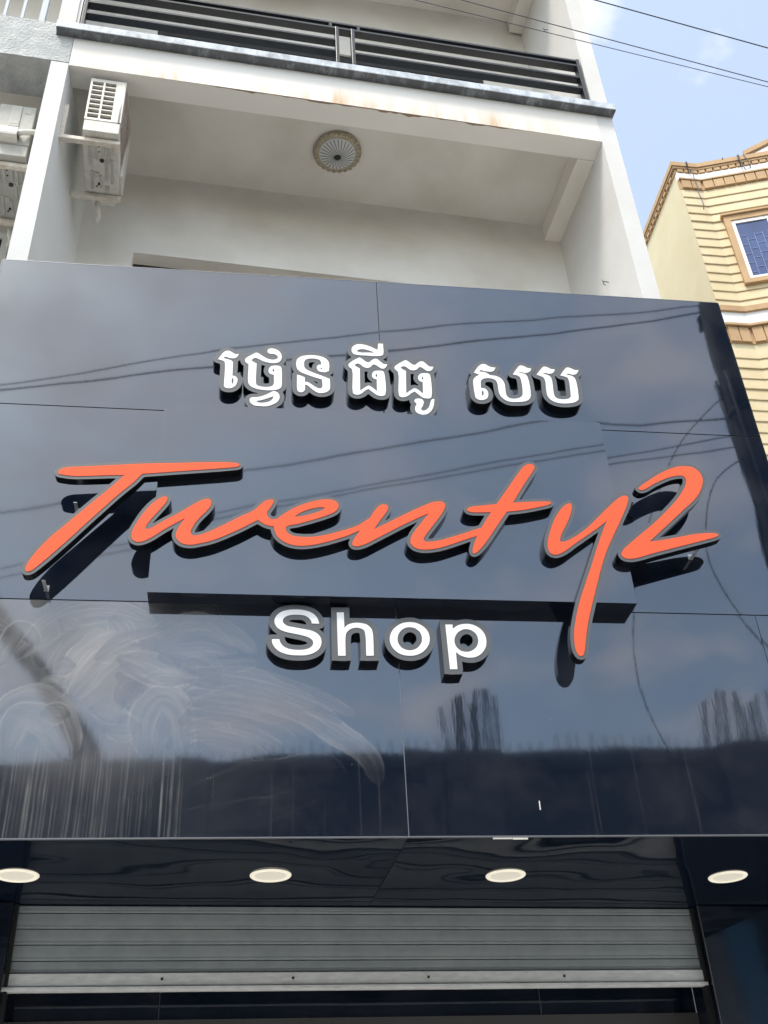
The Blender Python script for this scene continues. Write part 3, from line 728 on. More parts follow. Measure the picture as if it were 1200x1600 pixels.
def dust_field(u, z):
    """How much dried dust lies on the lower row of panels: a wet rag has smeared it in arcs whose edges dried
    as thin pale lines, and rain has drawn lines in it."""
    wu, wz = u + 0.022 * (fbm(u * 7, z * 7, 31) - 0.47), z + 0.022 * (fbm(u * 7, z * 7, 37) - 0.47)
    edge = 1 / (1 + np.exp((u - 0.06 - 0.22 * (fbm(u * 2, z * 2, 3) - 0.5)) / 0.09)) * 1 / (1 + np.exp(-(z - 3.36) / 0.09))
    d = edge * (0.10 + 0.34 * fbm(u * 6, z * 6, 11) ** 1.5)
    for i, (pts, hw, amt) in enumerate(STROKES):
        P = np.array(pts)
        fine = []
        for k in range(len(P) - 1):
            p0, p1, p2, p3 = P[max(k - 1, 0)], P[k], P[k + 1], P[min(k + 2, len(P) - 1)]
            for t in np.linspace(0, 1, 7)[:-1]:
                fine.append(0.5 * (2 * p1 + (p2 - p0) * t + (2 * p0 - 5 * p1 + 4 * p2 - p3) * t ** 2 + (3 * p1 - p0 - 3 * p2 + p3) * t ** 3))
        fine.append(P[-1]); fine = np.array(fine)
        mg = hw * 1.4 + 0.03
        sel = np.nonzero((wu > fine[:, 0].min() - mg) & (wu < fine[:, 0].max() + mg) & (wz > fine[:, 1].min() - mg) & (wz < fine[:, 1].max() + mg))[0]
        if not len(sel): continue
        su, sz = wu[sel], wz[sel]
        best = np.full(su.shape, 9.0); tr = np.zeros(su.shape); al = np.zeros(su.shape); acc = 0.0
        for k in range(len(fine) - 1):
            a, bb = fine[k], fine[k + 1]; v = bb - a; L = np.hypot(*v)
            t = np.clip(((su - a[0]) * v[0] + (sz - a[1]) * v[1]) / L ** 2, 0, 1)
            ex, ez = su - a[0] - v[0] * t, sz - a[1] - v[1] * t
            dd = np.hypot(ex, ez); m = dd < best
            best = np.where(m, dd, best)
            tr = np.where(m, (v[0] * ez - v[1] * ex) / L, tr); al = np.where(m, acc + t * L, al); acc += L
        taper = np.clip(al / (acc * 0.30), 0, 1) * np.clip((acc - al) / (acc * 0.45), 0, 1)
        taper = np.sqrt(taper)
        wob = hw * (0.30 + 0.70 * taper) * (0.85 + 0.4 * (fbm(al * 7 + 7 * i, al * 0, 20 + i) - 0.5))
        q = best / wob * np.sign(tr)
        ins = np.clip((1 - np.abs(q)) * 7, 0, 1)
        ridge = value_noise(q * 6 + 13 * i, al * 5, 40 + i) * 0.6 + value_noise(q * 17 + 5 * i, al * 7, 60 + i) * 0.4
        lw = 0.0045 / wob
        lip = np.exp(-((q - 0.93) / lw) ** 2) * (0.25 + 1.1 * value_noise(al * 16, q * 0 + i, 80 + i) ** 1.5) + 0.5 * np.exp(-((q + 0.93) / lw) ** 2) * value_noise(al * 11, q * 0 + i, 85 + i)
        fade = 0.35 + 0.9 * fbm(al * 4 + i, q * 1.5, 90 + i)
        new = 1.15 * amt * fade * (0.20 + 0.55 * ridge ** 1.4) * (0.4 + 0.6 * taper)
        low = np.clip((sz - 3.25) / 0.2, 0.25, 1)
        d[sel] = d[sel] * (1 - ins * 0.62) + (new * ins + 0.24 * (0.4 + amt) * lip * np.clip(taper * 3, 0, 1)) * low
    # rain lines
    for x0, zt_, w_, a_ in _DRIPS:
        sel = np.nonzero(np.abs(u - x0) < 0.02)[0]
        if not len(sel): continue
        su, sz = u[sel], z[sel]
        off = 0.004 * (value_noise(sz * 9, sz * 0 + x0 * 50, 7) - 0.5) + 0.01 * (3.3 - sz) * (value_noise(sz * 0 + x0 * 90, sz * 0, 8) - 0.5)
        d[sel] += a_ * np.exp(-((su - x0 - off) / w_) ** 2) * np.clip((zt_ - sz) * 9, 0, 1) * (0.4 + 0.9 * value_noise(sz * 14, sz * 0 + x0 * 70, 9))
    zone = 1 / (1 + np.exp((u - 0.02) / 0.10))
    d = d + 0.05 * zone * fbm(u * 9, z * 2.5, 14) * np.clip((3.5 - z) * 5, 0, 1)
    # chalky specks
    sp = (value_noise(u * 160, z * 160, 12) > 0.993) * (fbm(u * 4, z * 4, 13) > 0.5)
    d = d + 0.15 * sp
    return np.clip(d, 0, 0.75)

def dusty_panel(u0, u1, z0, z1, step=0.004, th=0.004):
    nu, nv = int((u1 - u0) / step) + 1, int((z1 - z0) / (step * 1.3)) + 1
    uu, vv = np.meshgrid(np.linspace(u0, u1, nu), np.linspace(z0, z1, nv))
    pts = np.stack([uu.ravel(), np.zeros(uu.size), vv.ravel()], 1)
    idx = np.arange(nu * nv).reshape(nv, nu)
    q = np.stack([idx[:-1, :-1], idx[:-1, 1:], idx[1:, 1:], idx[1:, :-1]], -1).reshape(-1, 4)
    ring = np.concatenate([idx[0, :], idx[1:, -1], idx[-1, ::-1][1:], idx[1:-1, 0][::-1]])
    back = pts[ring].copy(); back[:, 1] = th
    allp = np.concatenate([pts, back]); n0 = len(pts); nr = len(ring)
    rim = [(int(ring[i]), int(ring[(i + 1) % nr]), n0 + (i + 1) % nr, n0 + i)[::-1] for i in range(nr)]
    faces = [tuple(int(v) for v in f) for f in q] + rim
    me = bpy.data.meshes.new('panel')
    me.from_pydata([tuple(p) for p in allp], [], faces)
    a = me.attributes.new('dust', 'FLOAT', 'POINT')
    dv = np.concatenate([dust_field(uu.ravel(), vv.ravel()), np.zeros(nr)]).astype(np.float32)
    a.data.foreach_set('value', dv)
    me.materials.append(M['panel_dust'])
    o = link(bpy.data.objects.new('panel', me)); o.parent = SB; XF[o.name] = XF[SB.name]
    return o
def plain_panel(u0, u1, z0, z1):
    return PBOX('panel', M['panel'], u0, u1, 0, 0.004, z0, z1, bev=0.0008)
plain_panel(U0, U1 - GAP, Z2 + GAP, Z3); plain_panel(U1 + GAP, U3, Z2 + GAP, Z3)
plain_panel(U0, U1 - GAP, Z1 + GAP, Z2 - GAP); plain_panel(U1 + GAP, U3, Z1 + GAP, Z2 - GAP)
dusty_panel(U0, U1 - GAP, Z0, Z1 - GAP); dusty_panel(U1 + GAP, U2 - 0.0015, Z0, Z1 - GAP, 0.006); dusty_panel(U2 + 0.0015, U3, Z0, Z1 - GAP, 0.006)
PBOX('backing', M['joint'], U0 + 0.003, U3 - 0.003, 0.0045, 0.06, Z0 + 0.003, Z3 - 0.003)
# folded bright edges
PBOX('edge_trim', M['edge'], U0, U3, -0.0015, 0.012, Z0 - 0.006, Z0 - 0.0005)
PBOX('edge_trim', M['edge'], U0, U3, -0.001, 0.06, Z3 + 0.0005, Z3 + 0.004)
PBOX('side_return', M['panel'], U3 + 0.0005, U3 + 0.006, 0, 0.75, Z0, Z3)
PBOX('side_return', M['panel'], U0 - 0.006, U0 - 0.0005, 0, 0.75, Z0, Z3)
PBOX('top_return', M['joint'], U0, U3, 0.061, 0.75, Z3 - 0.04, Z3 - 0.004)
PBOX('joint_strip', M['edge'], U1 - GAP * 0.8, U1 + GAP * 0.8, 0.001, 0.0042, Z0, Z1 - GAP)
# raised box behind the big script letters
BX0, BX1, BZ0, BZ1, BW = -0.136, 2.182, 4.115, 5.242, -0.10
PBOX('raised_panel', M['panel'], BX0, BX1, BW, BW + 0.004, BZ0, BZ1, bev=0.0008)
PBOX('raised_underside', M['panel'], BX0, BX1, BW + 0.0045, -0.0005, BZ0, BZ0 + 0.004)
PBOX('raised_top', M['panel'], BX0, BX1, BW + 0.0045, -0.0005, BZ1 - 0.004, BZ1)
PBOX('raised_side', M['panel'], BX0, BX0 + 0.004, BW + 0.0045, -0.0005, BZ0 + 0.0045, BZ1 - 0.0045)
PBOX('raised_side', M['panel'], BX1 - 0.004, BX1, BW + 0.0045, -0.0005, BZ0 + 0.0045, BZ1 - 0.0045)
PBOX('tape_scrap', M['tape'], 1.376, 1.46, 0.001, 0.004, Z0 - 0.014, Z0 - 0.0065)
PBOX('tape_scrap', M['tape'], 1.462, 1.528, 0.001, 0.0042, Z0 - 0.016, Z0 - 0.0065)
PBOX('paint_chip', M['tape'], 1.595, 1.600, -0.0012, -0.0002, 3.135, 3.175)

# soffit under the board, two sheets meeting at a seam, and its downlights
def soffit_piece(pts):
    s_ = MB(); s_.prism(pts, Z0 - 0.001, Z0 + 0.003); s_.build('soffit_panel', M['soffit'], SB)
PBOX('soffit_light_block', M['joint'], U0 + 0.01, U3 - 0.01, 0.07, 1.3, Z0 + 0.006, Z0 + 0.02)  # added sheet that stops light showing through the soffit seam
def PW(u, w):
    v = PF @ Vector((u, w, 0)); return (v.x, v.y)
soffit_piece([PW(U0, 0.0125), PW(U1 - 0.0015, 0.0125), (1.046, 5.62), (-1.10, 5.62)])
soffit_piece([PW(U1 + 0.0015, 0.0125), PW(U3, 0.0125), (3.25, 5.62), (1.049, 5.62)])
for i, (x, y, lab) in enumerate(((-0.603, 4.939, 'round cream downlight at the left end of the black soffit'), (0.498, 4.90, 'round cream downlight left of the soffit seam'), (1.593, 4.861, 'round cream downlight right of the soffit seam'), (2.711, 4.843, 'round cream downlight at the right end of the soffit, by the column'))):
    if i == 0:
        D0 = thing('downlight', lab, 'downlight', (x, y, Z0 - 0.001), 0, 'downlights in the soffit')
        k = MB(); k.lathe([(0.094, 0.0), (0.094, -0.003), (0.090, -0.007), (0.080, -0.008), (0.072, -0.0035)], (x, y, Z0 - 0.001), 40); k.build('ring', M['lamp_white'], D0)
        k = MB(); k.lathe([(0.072, -0.0035), (0.062, -0.0022), (0.030, -0.0012), (0.0, -0.0012)], (x, y, Z0 - 0.001), 40); k.build('diffuser', mat('downlight_diffuser', (0.78, 0.75, 0.67), 0.5, emit=((1.0, 0.93, 0.76), 0.10)), D0)
    else:
        o = copy_tree(D0); o.location = (x, y, Z0 - 0.001); o['label'] = lab

# ------------------------------------------------------------ sign letters
GLYPHS = {
 'T': (-0.148, 0.0180, [[(-600,4737),(-595,4752),(-572,4766),(-508,4775),(-369,4790),(-218,4807),(-76,4818),(104,4832),(181,4836),(223,4836),(252,4830),(258,4822),(250,4813),(214,4805),(111,4790),(-22,4772),(-123,4758),(-207,4746,1),(-246,4690),(-303,4624),(-392,4509),(-437,4450),(-487,4382),(-565,4281),(-626,4207),(-652,4182),(-668,4179),(-675,4188),(-675,4203),(-652,4264),(-598,4353),(-528,4440),(-481,4497),(-417,4576),(-348,4658),(-289,4735,1),(-363,4731),(-462,4722),(-536,4719),(-577,4724),(-594,4728)]], []),
 'went': (-0.148, 0.0180, [[(-90,4616),(-80,4614),(-77,4602),(-85,4577),(-112,4533),(-143,4485),(-161,4450),(-166,4430,1),(-158,4426),(-143,4431),(-111,4456),(-69,4488),(-26,4518),(21,4555),(65,4590),(97,4608),(117,4611),(129,4598),(129,4574),(112,4542),(84,4505),(61,4469),(47,4435),(43,4416),(53,4400),(75,4400),(123,4420),(196,4465),(270,4514),(334,4553),(369,4593),(394,4614),(412,4619),(425,4619),(428,4611),(420,4586),(406,4560),(397,4542),(401,4521),(414,4507),(432,4504),(447,4510),(460,4522),(488,4546),(529,4576),(570,4598),(616,4617),(664,4630),(705,4631),(731,4622),(743,4600),(738,4578),(720,4557),(688,4539),(642,4519),(590,4499),(539,4481),(503,4472),(490,4463),(488,4449),(496,4431),(519,4415),(559,4409),(615,4411),(681,4425),(743,4446),(795,4466),(837,4486),(874,4515),(895,4532),(913,4565),(940,4602),(959,4613),(980,4611),(987,4598),(981,4577),(959,4541),(934,4503),(913,4466,1),(930,4476),(983,4508),(1065,4558),(1147,4606),(1213,4638),(1251,4644),(1269,4634),(1272,4615),(1260,4585),(1227,4533),(1186,4475),(1156,4430),(1151,4415),(1157,4404),(1186,4404),(1228,4412),(1293,4435),(1348,4456),(1403,4479),(1444,4495,1),(1473,4544),(1502,4590,1),(1445,4586),(1402,4586),(1386,4592),(1381,4602),(1397,4615),(1449,4626),(1535,4640,1),(1603,4740),(1671,4841),(1704,4884),(1725,4898),(1751,4898),(1760,4884),(1752,4862),(1717,4809),(1669,4733),(1620,4652,1),(1671,4657),(1754,4665),(1804,4666),(1818,4660),(1804,4648),(1750,4631),(1665,4609),(1582,4596,1),(1517,4500),(1473,4432),(1436,4382),(1406,4350),(1390,4343),(1386,4355),(1395,4392),(1418,4447,1),(1350,4419),(1268,4385),(1220,4368),(1167,4358),(1131,4358),(1101,4370),(1086,4394),(1088,4418),(1106,4456),(1140,4504),(1187,4570,1),(1143,4547),(1061,4500),(981,4450),(917,4409),(864,4377),(828,4364),(809,4367),(804,4380),(814,4406),(844,4456,1),(804,4436),(794,4429),(742,4407),(681,4384),(630,4369),(579,4359),(524,4361),(484,4376),(453,4402),(437,4434),(431,4465,1),(412,4466),(387,4475),(369,4487),(356,4499,1),(321,4476),(287,4453),(223,4414),(150,4376),(92,4356),(43,4346),(6,4353),(-17,4375),(-25,4401),(-18,4432),(-3,4466),(13,4495,1),(-28,4466),(-84,4424),(-130,4384),(-167,4360),(-196,4353),(-216,4363),(-226,4384),(-223,4419),(-205,4468),(-180,4521),(-145,4574),(-112,4606)],[(529,4524,1),(554,4546),(590,4566),(632,4580),(663,4585),(676,4582),(663,4568),(632,4552),(590,4536),(554,4526)]], []),
 'y': (-0.148, 0.0180, [[(1898,4654),(1915,4660),(1922,4644),(1912,4604),(1882,4538),(1850,4482),(1835,4450),(1833,4428),(1848,4426),(1880,4440),(1925,4469),(1987,4519),(2060,4592),(2127,4659),(2176,4703),(2207,4720),(2224,4718),(2228,4701),(2211,4656),(2167,4573),(2112,4476),(2072,4404),(2038,4334),(2006,4257),(1969,4160),(1930,4058),(1895,3958),(1873,3874),(1859,3823),(1848,3804),(1834,3802),(1823,3820),(1819,3860),(1827,3929),(1846,3999),(1876,4085),(1921,4188),(1972,4302),(2026,4426),(2062,4502),(2091,4561,1),(2050,4526),(1980,4473),(1911,4422),(1866,4386),(1829,4361),(1794,4349),(1772,4359),(1765,4390),(1770,4432),(1792,4496),(1826,4568),(1861,4620),(1884,4645)]], []),
 'two': (-0.148, 0.0180, [[(2295,4768),(2308,4784),(2347,4814),(2408,4858),(2473,4896),(2537,4922),(2586,4928),(2625,4920),(2651,4892),(2659,4848),(2645,4800),(2617,4751),(2577,4704),(2520,4653),(2471,4608),(2401,4543),(2333,4482),(2291,4443,1),(2355,4454),(2443,4474),(2531,4495),(2590,4504),(2635,4506),(2660,4502),(2662,4494),(2641,4482),(2580,4462),(2490,4434),(2372,4398),(2283,4370),(2213,4346),(2168,4338),(2142,4344),(2132,4362),(2144,4387),(2184,4426),(2250,4483),(2330,4550),(2413,4629),(2486,4705),(2534,4768),(2562,4817),(2566,4845),(2554,4862),(2525,4863),(2482,4852),(2430,4828),(2378,4799),(2333,4769),(2305,4760)]], []),
 'k1': (-0.048, 0.0262, [[(119,5612,1),(133,5638),(149,5666),(166,5677),(183,5673),(201,5660),(215,5654),(229,5658,1),(222,5638),(209,5625),(192,5623),(174,5627),(160,5633),(152,5629),(149,5620,1),(168,5615),(189,5607),(200,5595,1),(200,5497,1),(213,5495),(224,5484),(228,5469),(225,5446),(216,5425),(199,5410),(182,5407),(167,5410),(159,5421),(158,5437),(157,5586),(151,5600),(137,5606)],[(198,5483,1),(205,5476),(208,5463),(205,5445),(199,5435,1),(197,5462)]], []),
 'k2': (-0.048, 0.0262, [[(384,5689),(389,5704),(401,5710),(422,5709),(444,5696),(458,5675),(462,5652),(458,5628),(444,5611),(420,5603),(392,5605),(365,5612),(340,5627),(323,5634),(311,5632),(297,5616,1),(310,5604),(327,5593,1),(327,5452),(332,5439),(348,5431),(375,5428),(402,5432),(417,5442),(422,5458),(421,5519,1),(408,5521),(395,5533),(392,5549),(397,5568),(408,5580),(427,5585),(448,5584),(459,5577),(462,5565),(464,5457),(462,5434),(450,5419),(426,5410),(389,5406),(355,5408),(321,5416),(297,5432),(286,5454),(284,5586,1),(268,5601),(264,5616),(269,5629),(294,5652),(322,5674,1),(334,5670),(357,5652),(385,5633),(410,5627),(427,5630),(439,5638),(441,5650),(435,5662),(419,5670),(398,5671),(387,5679)],[(418,5563),(423,5551),(421,5540),(416,5542),(413,5550)],[(296,5331),(299,5345),(309,5351),(336,5354),(369,5367),(396,5384),(416,5399),(430,5400),(445,5390),(453,5370),(451,5347),(438,5324),(418,5308),(384,5294),(350,5293),(320,5297),(303,5312)],[(330,5327,1),(356,5335),(390,5350),(422,5367,1),(417,5348),(404,5331),(380,5319),(353,5316),(336,5320)]], []),
 'k3': (-0.048, 0.0262, [[(546,5527,1),(566,5521),(588,5510,1),(588,5479,1),(604,5477),(625,5462),(649,5443),(670,5436),(681,5445),(683,5471),(681,5502,1),(650,5512),(608,5528),(573,5544),(551,5564),(543,5587),(542,5620),(549,5644),(570,5663),(602,5673),(637,5676),(672,5671),(700,5659),(716,5639),(722,5613),(720,5567,1),(702,5556),(681,5556),(664,5562),(655,5578),(654,5594),(664,5607),(678,5609,1),(677,5629),(668,5645),(647,5652),(619,5651),(596,5643),(586,5627),(584,5599),(589,5578),(608,5561),(643,5544),(684,5526),(723,5508,1),(724,5450),(721,5432),(707,5415),(683,5405),(656,5407),(635,5422),(614,5443),(602,5455),(589,5459,1),(587,5419),(578,5407),(563,5403),(552,5410),(547,5425)],[(675,5586),(682,5587),(681,5576),(675,5576)]], []),
 'k4': (-0.048, 0.0262, [[(828,5620),(837,5634),(863,5658),(891,5677,1),(906,5667),(925,5649),(941,5644),(956,5658),(973,5672),(988,5673),(1006,5655),(1022,5639),(1044,5636,1),(1038,5619),(1025,5605),(1011,5604),(995,5616),(976,5630),(964,5630),(952,5613),(932,5603),(914,5607),(895,5625),(879,5632),(860,5619,1),(871,5608),(890,5596,1),(887,5434,1),(913,5458),(935,5473),(948,5466),(979,5436,1),(981,5521,1),(967,5526),(957,5541),(958,5563),(969,5580),(993,5586),(1017,5584),(1024,5572),(1024,5419),(1016,5408),(995,5404),(976,5410),(954,5430),(934,5450,1),(917,5440),(896,5417),(874,5405),(856,5407),(847,5420),(847,5587),(831,5605)],[(979,5564),(985,5552),(982,5538),(976,5544)],[(849,5724),(852,5750),(869,5770),(891,5778),(920,5776),(948,5767),(976,5752),(995,5741,1),(1000,5790,1),(1027,5791,1),(1026,5714),(1018,5702),(988,5695),(936,5695),(888,5696),(860,5702)],[(878,5726),(887,5736),(914,5742),(947,5734),(982,5719,1),(937,5717),(894,5716)]], []),
 'k5': (-0.048, 0.0262, [[(1084,5619),(1093,5632),(1121,5656),(1149,5676,1),(1164,5666),(1182,5648),(1199,5642),(1214,5656),(1232,5670),(1247,5671),(1265,5653),(1280,5637),(1303,5635,1),(1296,5617),(1283,5604),(1268,5603),(1252,5614),(1234,5629),(1222,5628),(1209,5611),(1189,5602),(1170,5606),(1152,5623),(1136,5630),(1116,5618,1),(1127,5606),(1146,5594,1),(1139,5431,1),(1166,5455),(1188,5470),(1202,5464),(1232,5434,1),(1236,5519,1),(1222,5524),(1212,5539),(1214,5561),(1226,5578),(1250,5584),(1274,5582),(1280,5570),(1277,5416),(1269,5405),(1247,5401),(1229,5407),(1207,5427),(1187,5448,1),(1170,5437),(1147,5414),(1125,5403),(1107,5404),(1098,5417),(1102,5585),(1087,5603)],[(1236,5562),(1241,5550),(1238,5536),(1232,5542)],[(1180,5377),(1186,5391),(1205,5398),(1223,5393),(1231,5377),(1225,5349),(1214,5325),(1220,5314),(1237,5317),(1257,5339),(1269,5376),(1278,5396),(1290,5399),(1289,5380),(1283,5347),(1269,5316),(1249,5294),(1225,5285),(1198,5291),(1183,5308),(1182,5335),(1191,5359)]], []),
 'k6': (-0.048, 0.0262, [[(1531,5608,1),(1551,5642),(1578,5672),(1600,5676),(1620,5662),(1638,5655),(1659,5654,1),(1644,5628),(1622,5621),(1592,5624),(1574,5630),(1560,5618,1),(1597,5613),(1622,5594,1),(1655,5590),(1681,5574),(1696,5544),(1698,5504),(1698,5458),(1711,5434),(1740,5429),(1771,5438),(1788,5454),(1794,5475),(1793,5590),(1779,5603),(1753,5609,1),(1778,5649),(1803,5679),(1825,5676),(1842,5665),(1866,5660,1),(1854,5638),(1831,5626),(1801,5630),(1786,5624,1),(1824,5616),(1836,5596),(1837,5459),(1825,5431),(1798,5414),(1750,5407),(1708,5408),(1680,5426),(1662,5456),(1658,5502),(1658,5533),(1649,5560),(1623,5572),(1586,5568),(1566,5551),(1560,5496,1),(1582,5493),(1595,5475),(1597,5452),(1587,5424),(1567,5411),(1540,5410),(1524,5424),(1521,5454),(1520,5532),(1525,5560),(1545,5583),(1563,5594,1)],[(1565,5479),(1572,5467),(1571,5452),(1564,5438),(1560,5448)]], []),
 'k7': (-0.048, 0.0262, [[(1891,5616,1),(1918,5654),(1940,5680),(1961,5677),(1978,5666),(2004,5662,1),(1990,5639),(1967,5628),(1943,5633),(1924,5629,1),(1959,5615),(1973,5596),(1972,5483),(1977,5456),(1996,5443),(2027,5442),(2052,5449),(2067,5465),(2070,5489),(2072,5600),(2061,5611),(2029,5620,1),(2055,5659),(2078,5683),(2099,5678),(2116,5668),(2142,5665,1),(2127,5640),(2104,5630),(2080,5637),(2062,5630,1),(2099,5618),(2112,5601),(2112,5468),(2107,5444),(2085,5426),(2041,5414),(1992,5414),(1958,5427),(1937,5453),(1932,5488),(1934,5587),(1923,5602)]], []),
 'S': (-0.048, 0.0258, [[(615,3998,1),(612,4012),(600,4028),(580,4040),(547,4043),(514,4040),(491,4028),(482,4012),(485,3998),(500,3984),(533,3976),(575,3968),(616,3959),(644,3942),(657,3919),(658,3893),(648,3868),(625,3848),(593,3836),(552,3833),(506,3837),(469,3851),(446,3873),(435,3896),(434,3912,1),(467,3913,1),(472,3896),(486,3877),(510,3865),(547,3860),(584,3863),(609,3874),(621,3892),(618,3911),(602,3925),(574,3935),(528,3945),(487,3955),(459,3972),(446,3993),(444,4013),(453,4035),(474,4055),(504,4066),(547,4070),(584,4066),(617,4053),(640,4029),(650,3998,1)]], []),
 'h': (-0.048, 0.0258, [[(732,4059,1),(765,4060,1),(766,3978,1),(781,3994),(810,4005),(843,4005),(871,3997),(891,3976),(897,3950),(897,3838,1),(863,3837,1),(862,3949),(856,3969),(837,3979),(814,3980),(790,3970),(774,3950),(769,3921),(768,3835,1),(734,3835,1)]], [[(706,4086,1),(792,4088,1),(790,3958,1),(792,3811,1),(705,3810,1)],[(856,3949,1),(921,3950,1),(921,3813,1),(833,3812,1)]]),
 'o': (-0.048, 0.0258, [[(1162,3929),(1157,3904),(1144,3881),(1126,3862),(1102,3848),(1076,3841),(1050,3841),(1025,3847),(1004,3860),(988,3878),(978,3900),(975,3925),(980,3950),(992,3973),(1011,3992),(1034,4007),(1060,4014),(1087,4015),(1113,4008),(1134,3995),(1151,3976),(1160,3954)],[(1126,3929),(1123,3911),(1115,3896),(1103,3882),(1089,3873),(1073,3868),(1057,3868),(1042,3872),(1028,3881),(1018,3894),(1012,3909),(1011,3926),(1014,3943),(1022,3959),(1033,3973),(1048,3983),(1064,3988),(1080,3988),(1096,3984),(1109,3974),(1119,3962),(1125,3946)]], []),
 'p': (-0.048, 0.0258, [[(1242,4006,1),(1276,4007,1),(1276,3984,1),(1301,4003),(1336,4012),(1374,4008),(1406,3988),(1425,3959),(1430,3925),(1422,3888),(1398,3856),(1368,3839),(1334,3836),(1302,3846),(1280,3864,1),(1280,3776,1),(1246,3775,1)],[(1392,3925),(1388,3908),(1380,3892),(1368,3879),(1353,3870),(1338,3865),(1322,3865),(1306,3869),(1294,3878),(1284,3891),(1279,3906),(1278,3923),(1282,3940),(1290,3955),(1302,3969),(1316,3978),(1332,3984),(1348,3984),(1364,3979),(1376,3970),(1386,3958),(1391,3942)]], [[(1217,4030,1),(1303,4032,1),(1304,3989,1),(1271,3935,1),(1304,3752,1),(1219,3751,1)]]),
}
def smooth_loop(lp, sub=4):
    n = len(lp); out = []
    P = [np.array(p[:2], float) / 1000 for p in lp]; C = [len(p) > 2 for p in lp]
    for i in range(n):
        p1, p2 = P[i], P[(i + 1) % n]
        p0 = P[i - 1] if not C[i] else p1 - (p2 - p1) * 0.5
        p3 = P[(i + 2) % n] if not C[(i + 1) % n] else p2 + (p2 - p1) * 0.5
        d01, d12, d23 = (max(np.hypot(*(b_ - a_)), 1e-6) ** 0.5 for a_, b_ in ((p0, p1), (p1, p2), (p2, p3)))
        m1 = (p2 - p1) + d12 * ((p1 - p0) / d01 - (p2 - p0) / (d01 + d12)) if not C[i] else (p2 - p1)
        m2 = (p2 - p1) + d12 * ((p3 - p2) / d23 - (p3 - p1) / (d12 + d23)) if not C[(i + 1) % n] else (p2 - p1)
        for k in range(sub):
            t = k / sub
            out.append((2 * t ** 3 - 3 * t ** 2 + 1) * p1 + (t ** 3 - 2 * t ** 2 + t) * m1 + (-2 * t ** 3 + 3 * t ** 2) * p2 + (t ** 3 - t ** 2) * m2)
    return np.array(out)
def sdf(loops, X, Y):
    ins = np.zeros(X.shape, bool); best = np.full(X.shape, 1e9)
    for L in loops:
        A, B = L, np.roll(L, -1, 0)
        for (ax, ay), (bx_, by_) in zip(A, B):
            vx, vy = bx_ - ax, by_ - ay
            l2 = vx * vx + vy * vy
            if l2 < 1e-14: continue
            t = np.clip(((X - ax) * vx + (Y - ay) * vy) / l2, 0, 1)
            best = np.minimum(best, (X - ax - vx * t) ** 2 + (Y - ay - vy * t) ** 2)
            if ay != by_:
                c = ((ay > Y) != (by_ > Y)) & (X < vx * (Y - ay) / vy + ax)
                ins ^= c
    d = np.sqrt(best)
    return np.where(ins, -d, d)
def contours(F, xs, ys):
    """marching squares, zero level; returns closed loops"""
    seg = {}
    ny, nx = F.shape
    S = F < 0
    cells = np.argwhere((S[:-1, :-1] != S[:-1, 1:]) | (S[:-1, :-1] != S[1:, :-1]) | (S[:-1, :-1] != S[1:, 1:]))
    def ep(k):
        i, j, h = k
        if h: a, b_ = F[i, j], F[i, j + 1]; t = a / (a - b_); return xs[j] + (xs[j + 1] - xs[j]) * t, ys[i]
        a, b_ = F[i, j], F[i + 1, j]; t = a / (a - b_); return xs[j], ys[i] + (ys[i + 1] - ys[i]) * t
    TBL = {1: [(3, 0)], 2: [(0, 1)], 3: [(3, 1)], 4: [(1, 2)], 5: [(3, 0), (1, 2)], 6: [(0, 2)], 7: [(3, 2)], 8: [(2, 3)], 9: [(2, 0)], 10: [(0, 1), (2, 3)], 11: [(2, 1)], 12: [(1, 3)], 13: [(1, 0)], 14: [(0, 3)]}
    for i, j in cells:
        c = int(S[i, j]) | int(S[i, j + 1]) << 1 | int(S[i + 1, j + 1]) << 2 | int(S[i + 1, j]) << 3
        E = ((i, j, 1), (i, j + 1, 0), (i + 1, j, 1), (i, j, 0))
        for a, b_ in TBL.get(c, ()):
            seg[E[a]] = E[b_]
    loops = []
    while seg:
        s0, nx_ = seg.popitem(); lp = [ep(s0)]
        while nx_ != s0 and nx_ in seg:
            lp.append(ep(nx_)); nx_ = seg.pop(nx_)
        if len(lp) > 5: loops.append(np.array(lp))
    return loops
def simplify(lp, tol=0.0005):
    keep = np.zeros(len(lp), bool)
    def rec(a, b_):
        if b_ - a < 2: return
        p, q = lp[a], lp[b_ % len(lp)]
        v = q - p; L = np.hypot(*v) + 1e-12
        d = np.abs(v[0] * (lp[a + 1:b_, 1] - p[1]) - v[1] * (lp[a + 1:b_, 0] - p[0])) / L
        k = int(np.argmax(d))
        if d[k] > tol:
            keep[a + 1 + k] = True; rec(a, a + 1 + k); rec(a + 1 + k, b_)
    n = len(lp); h = n // 2
    keep[0] = keep[h] = True
    rec(0, h); lp2 = np.concatenate([lp, lp[:1]])
    _l = lp; 
    def rec2(a, b_):
        if b_ - a < 2: return
        p, q = lp2[a], lp2[b_]
        v = q - p; L = np.hypot(*v) + 1e-12
        d = np.abs(v[0] * (lp2[a + 1:b_, 1] - p[1]) - v[1] * (lp2[a + 1:b_, 0] - p[0])) / L
        k = int(np.argmax(d))
        if d[k] > tol:
            keep[a + 1 + k] = True; rec2(a, a + 1 + k); rec2(a + 1 + k, b_)
    rec2(h, n)
    return lp[keep]
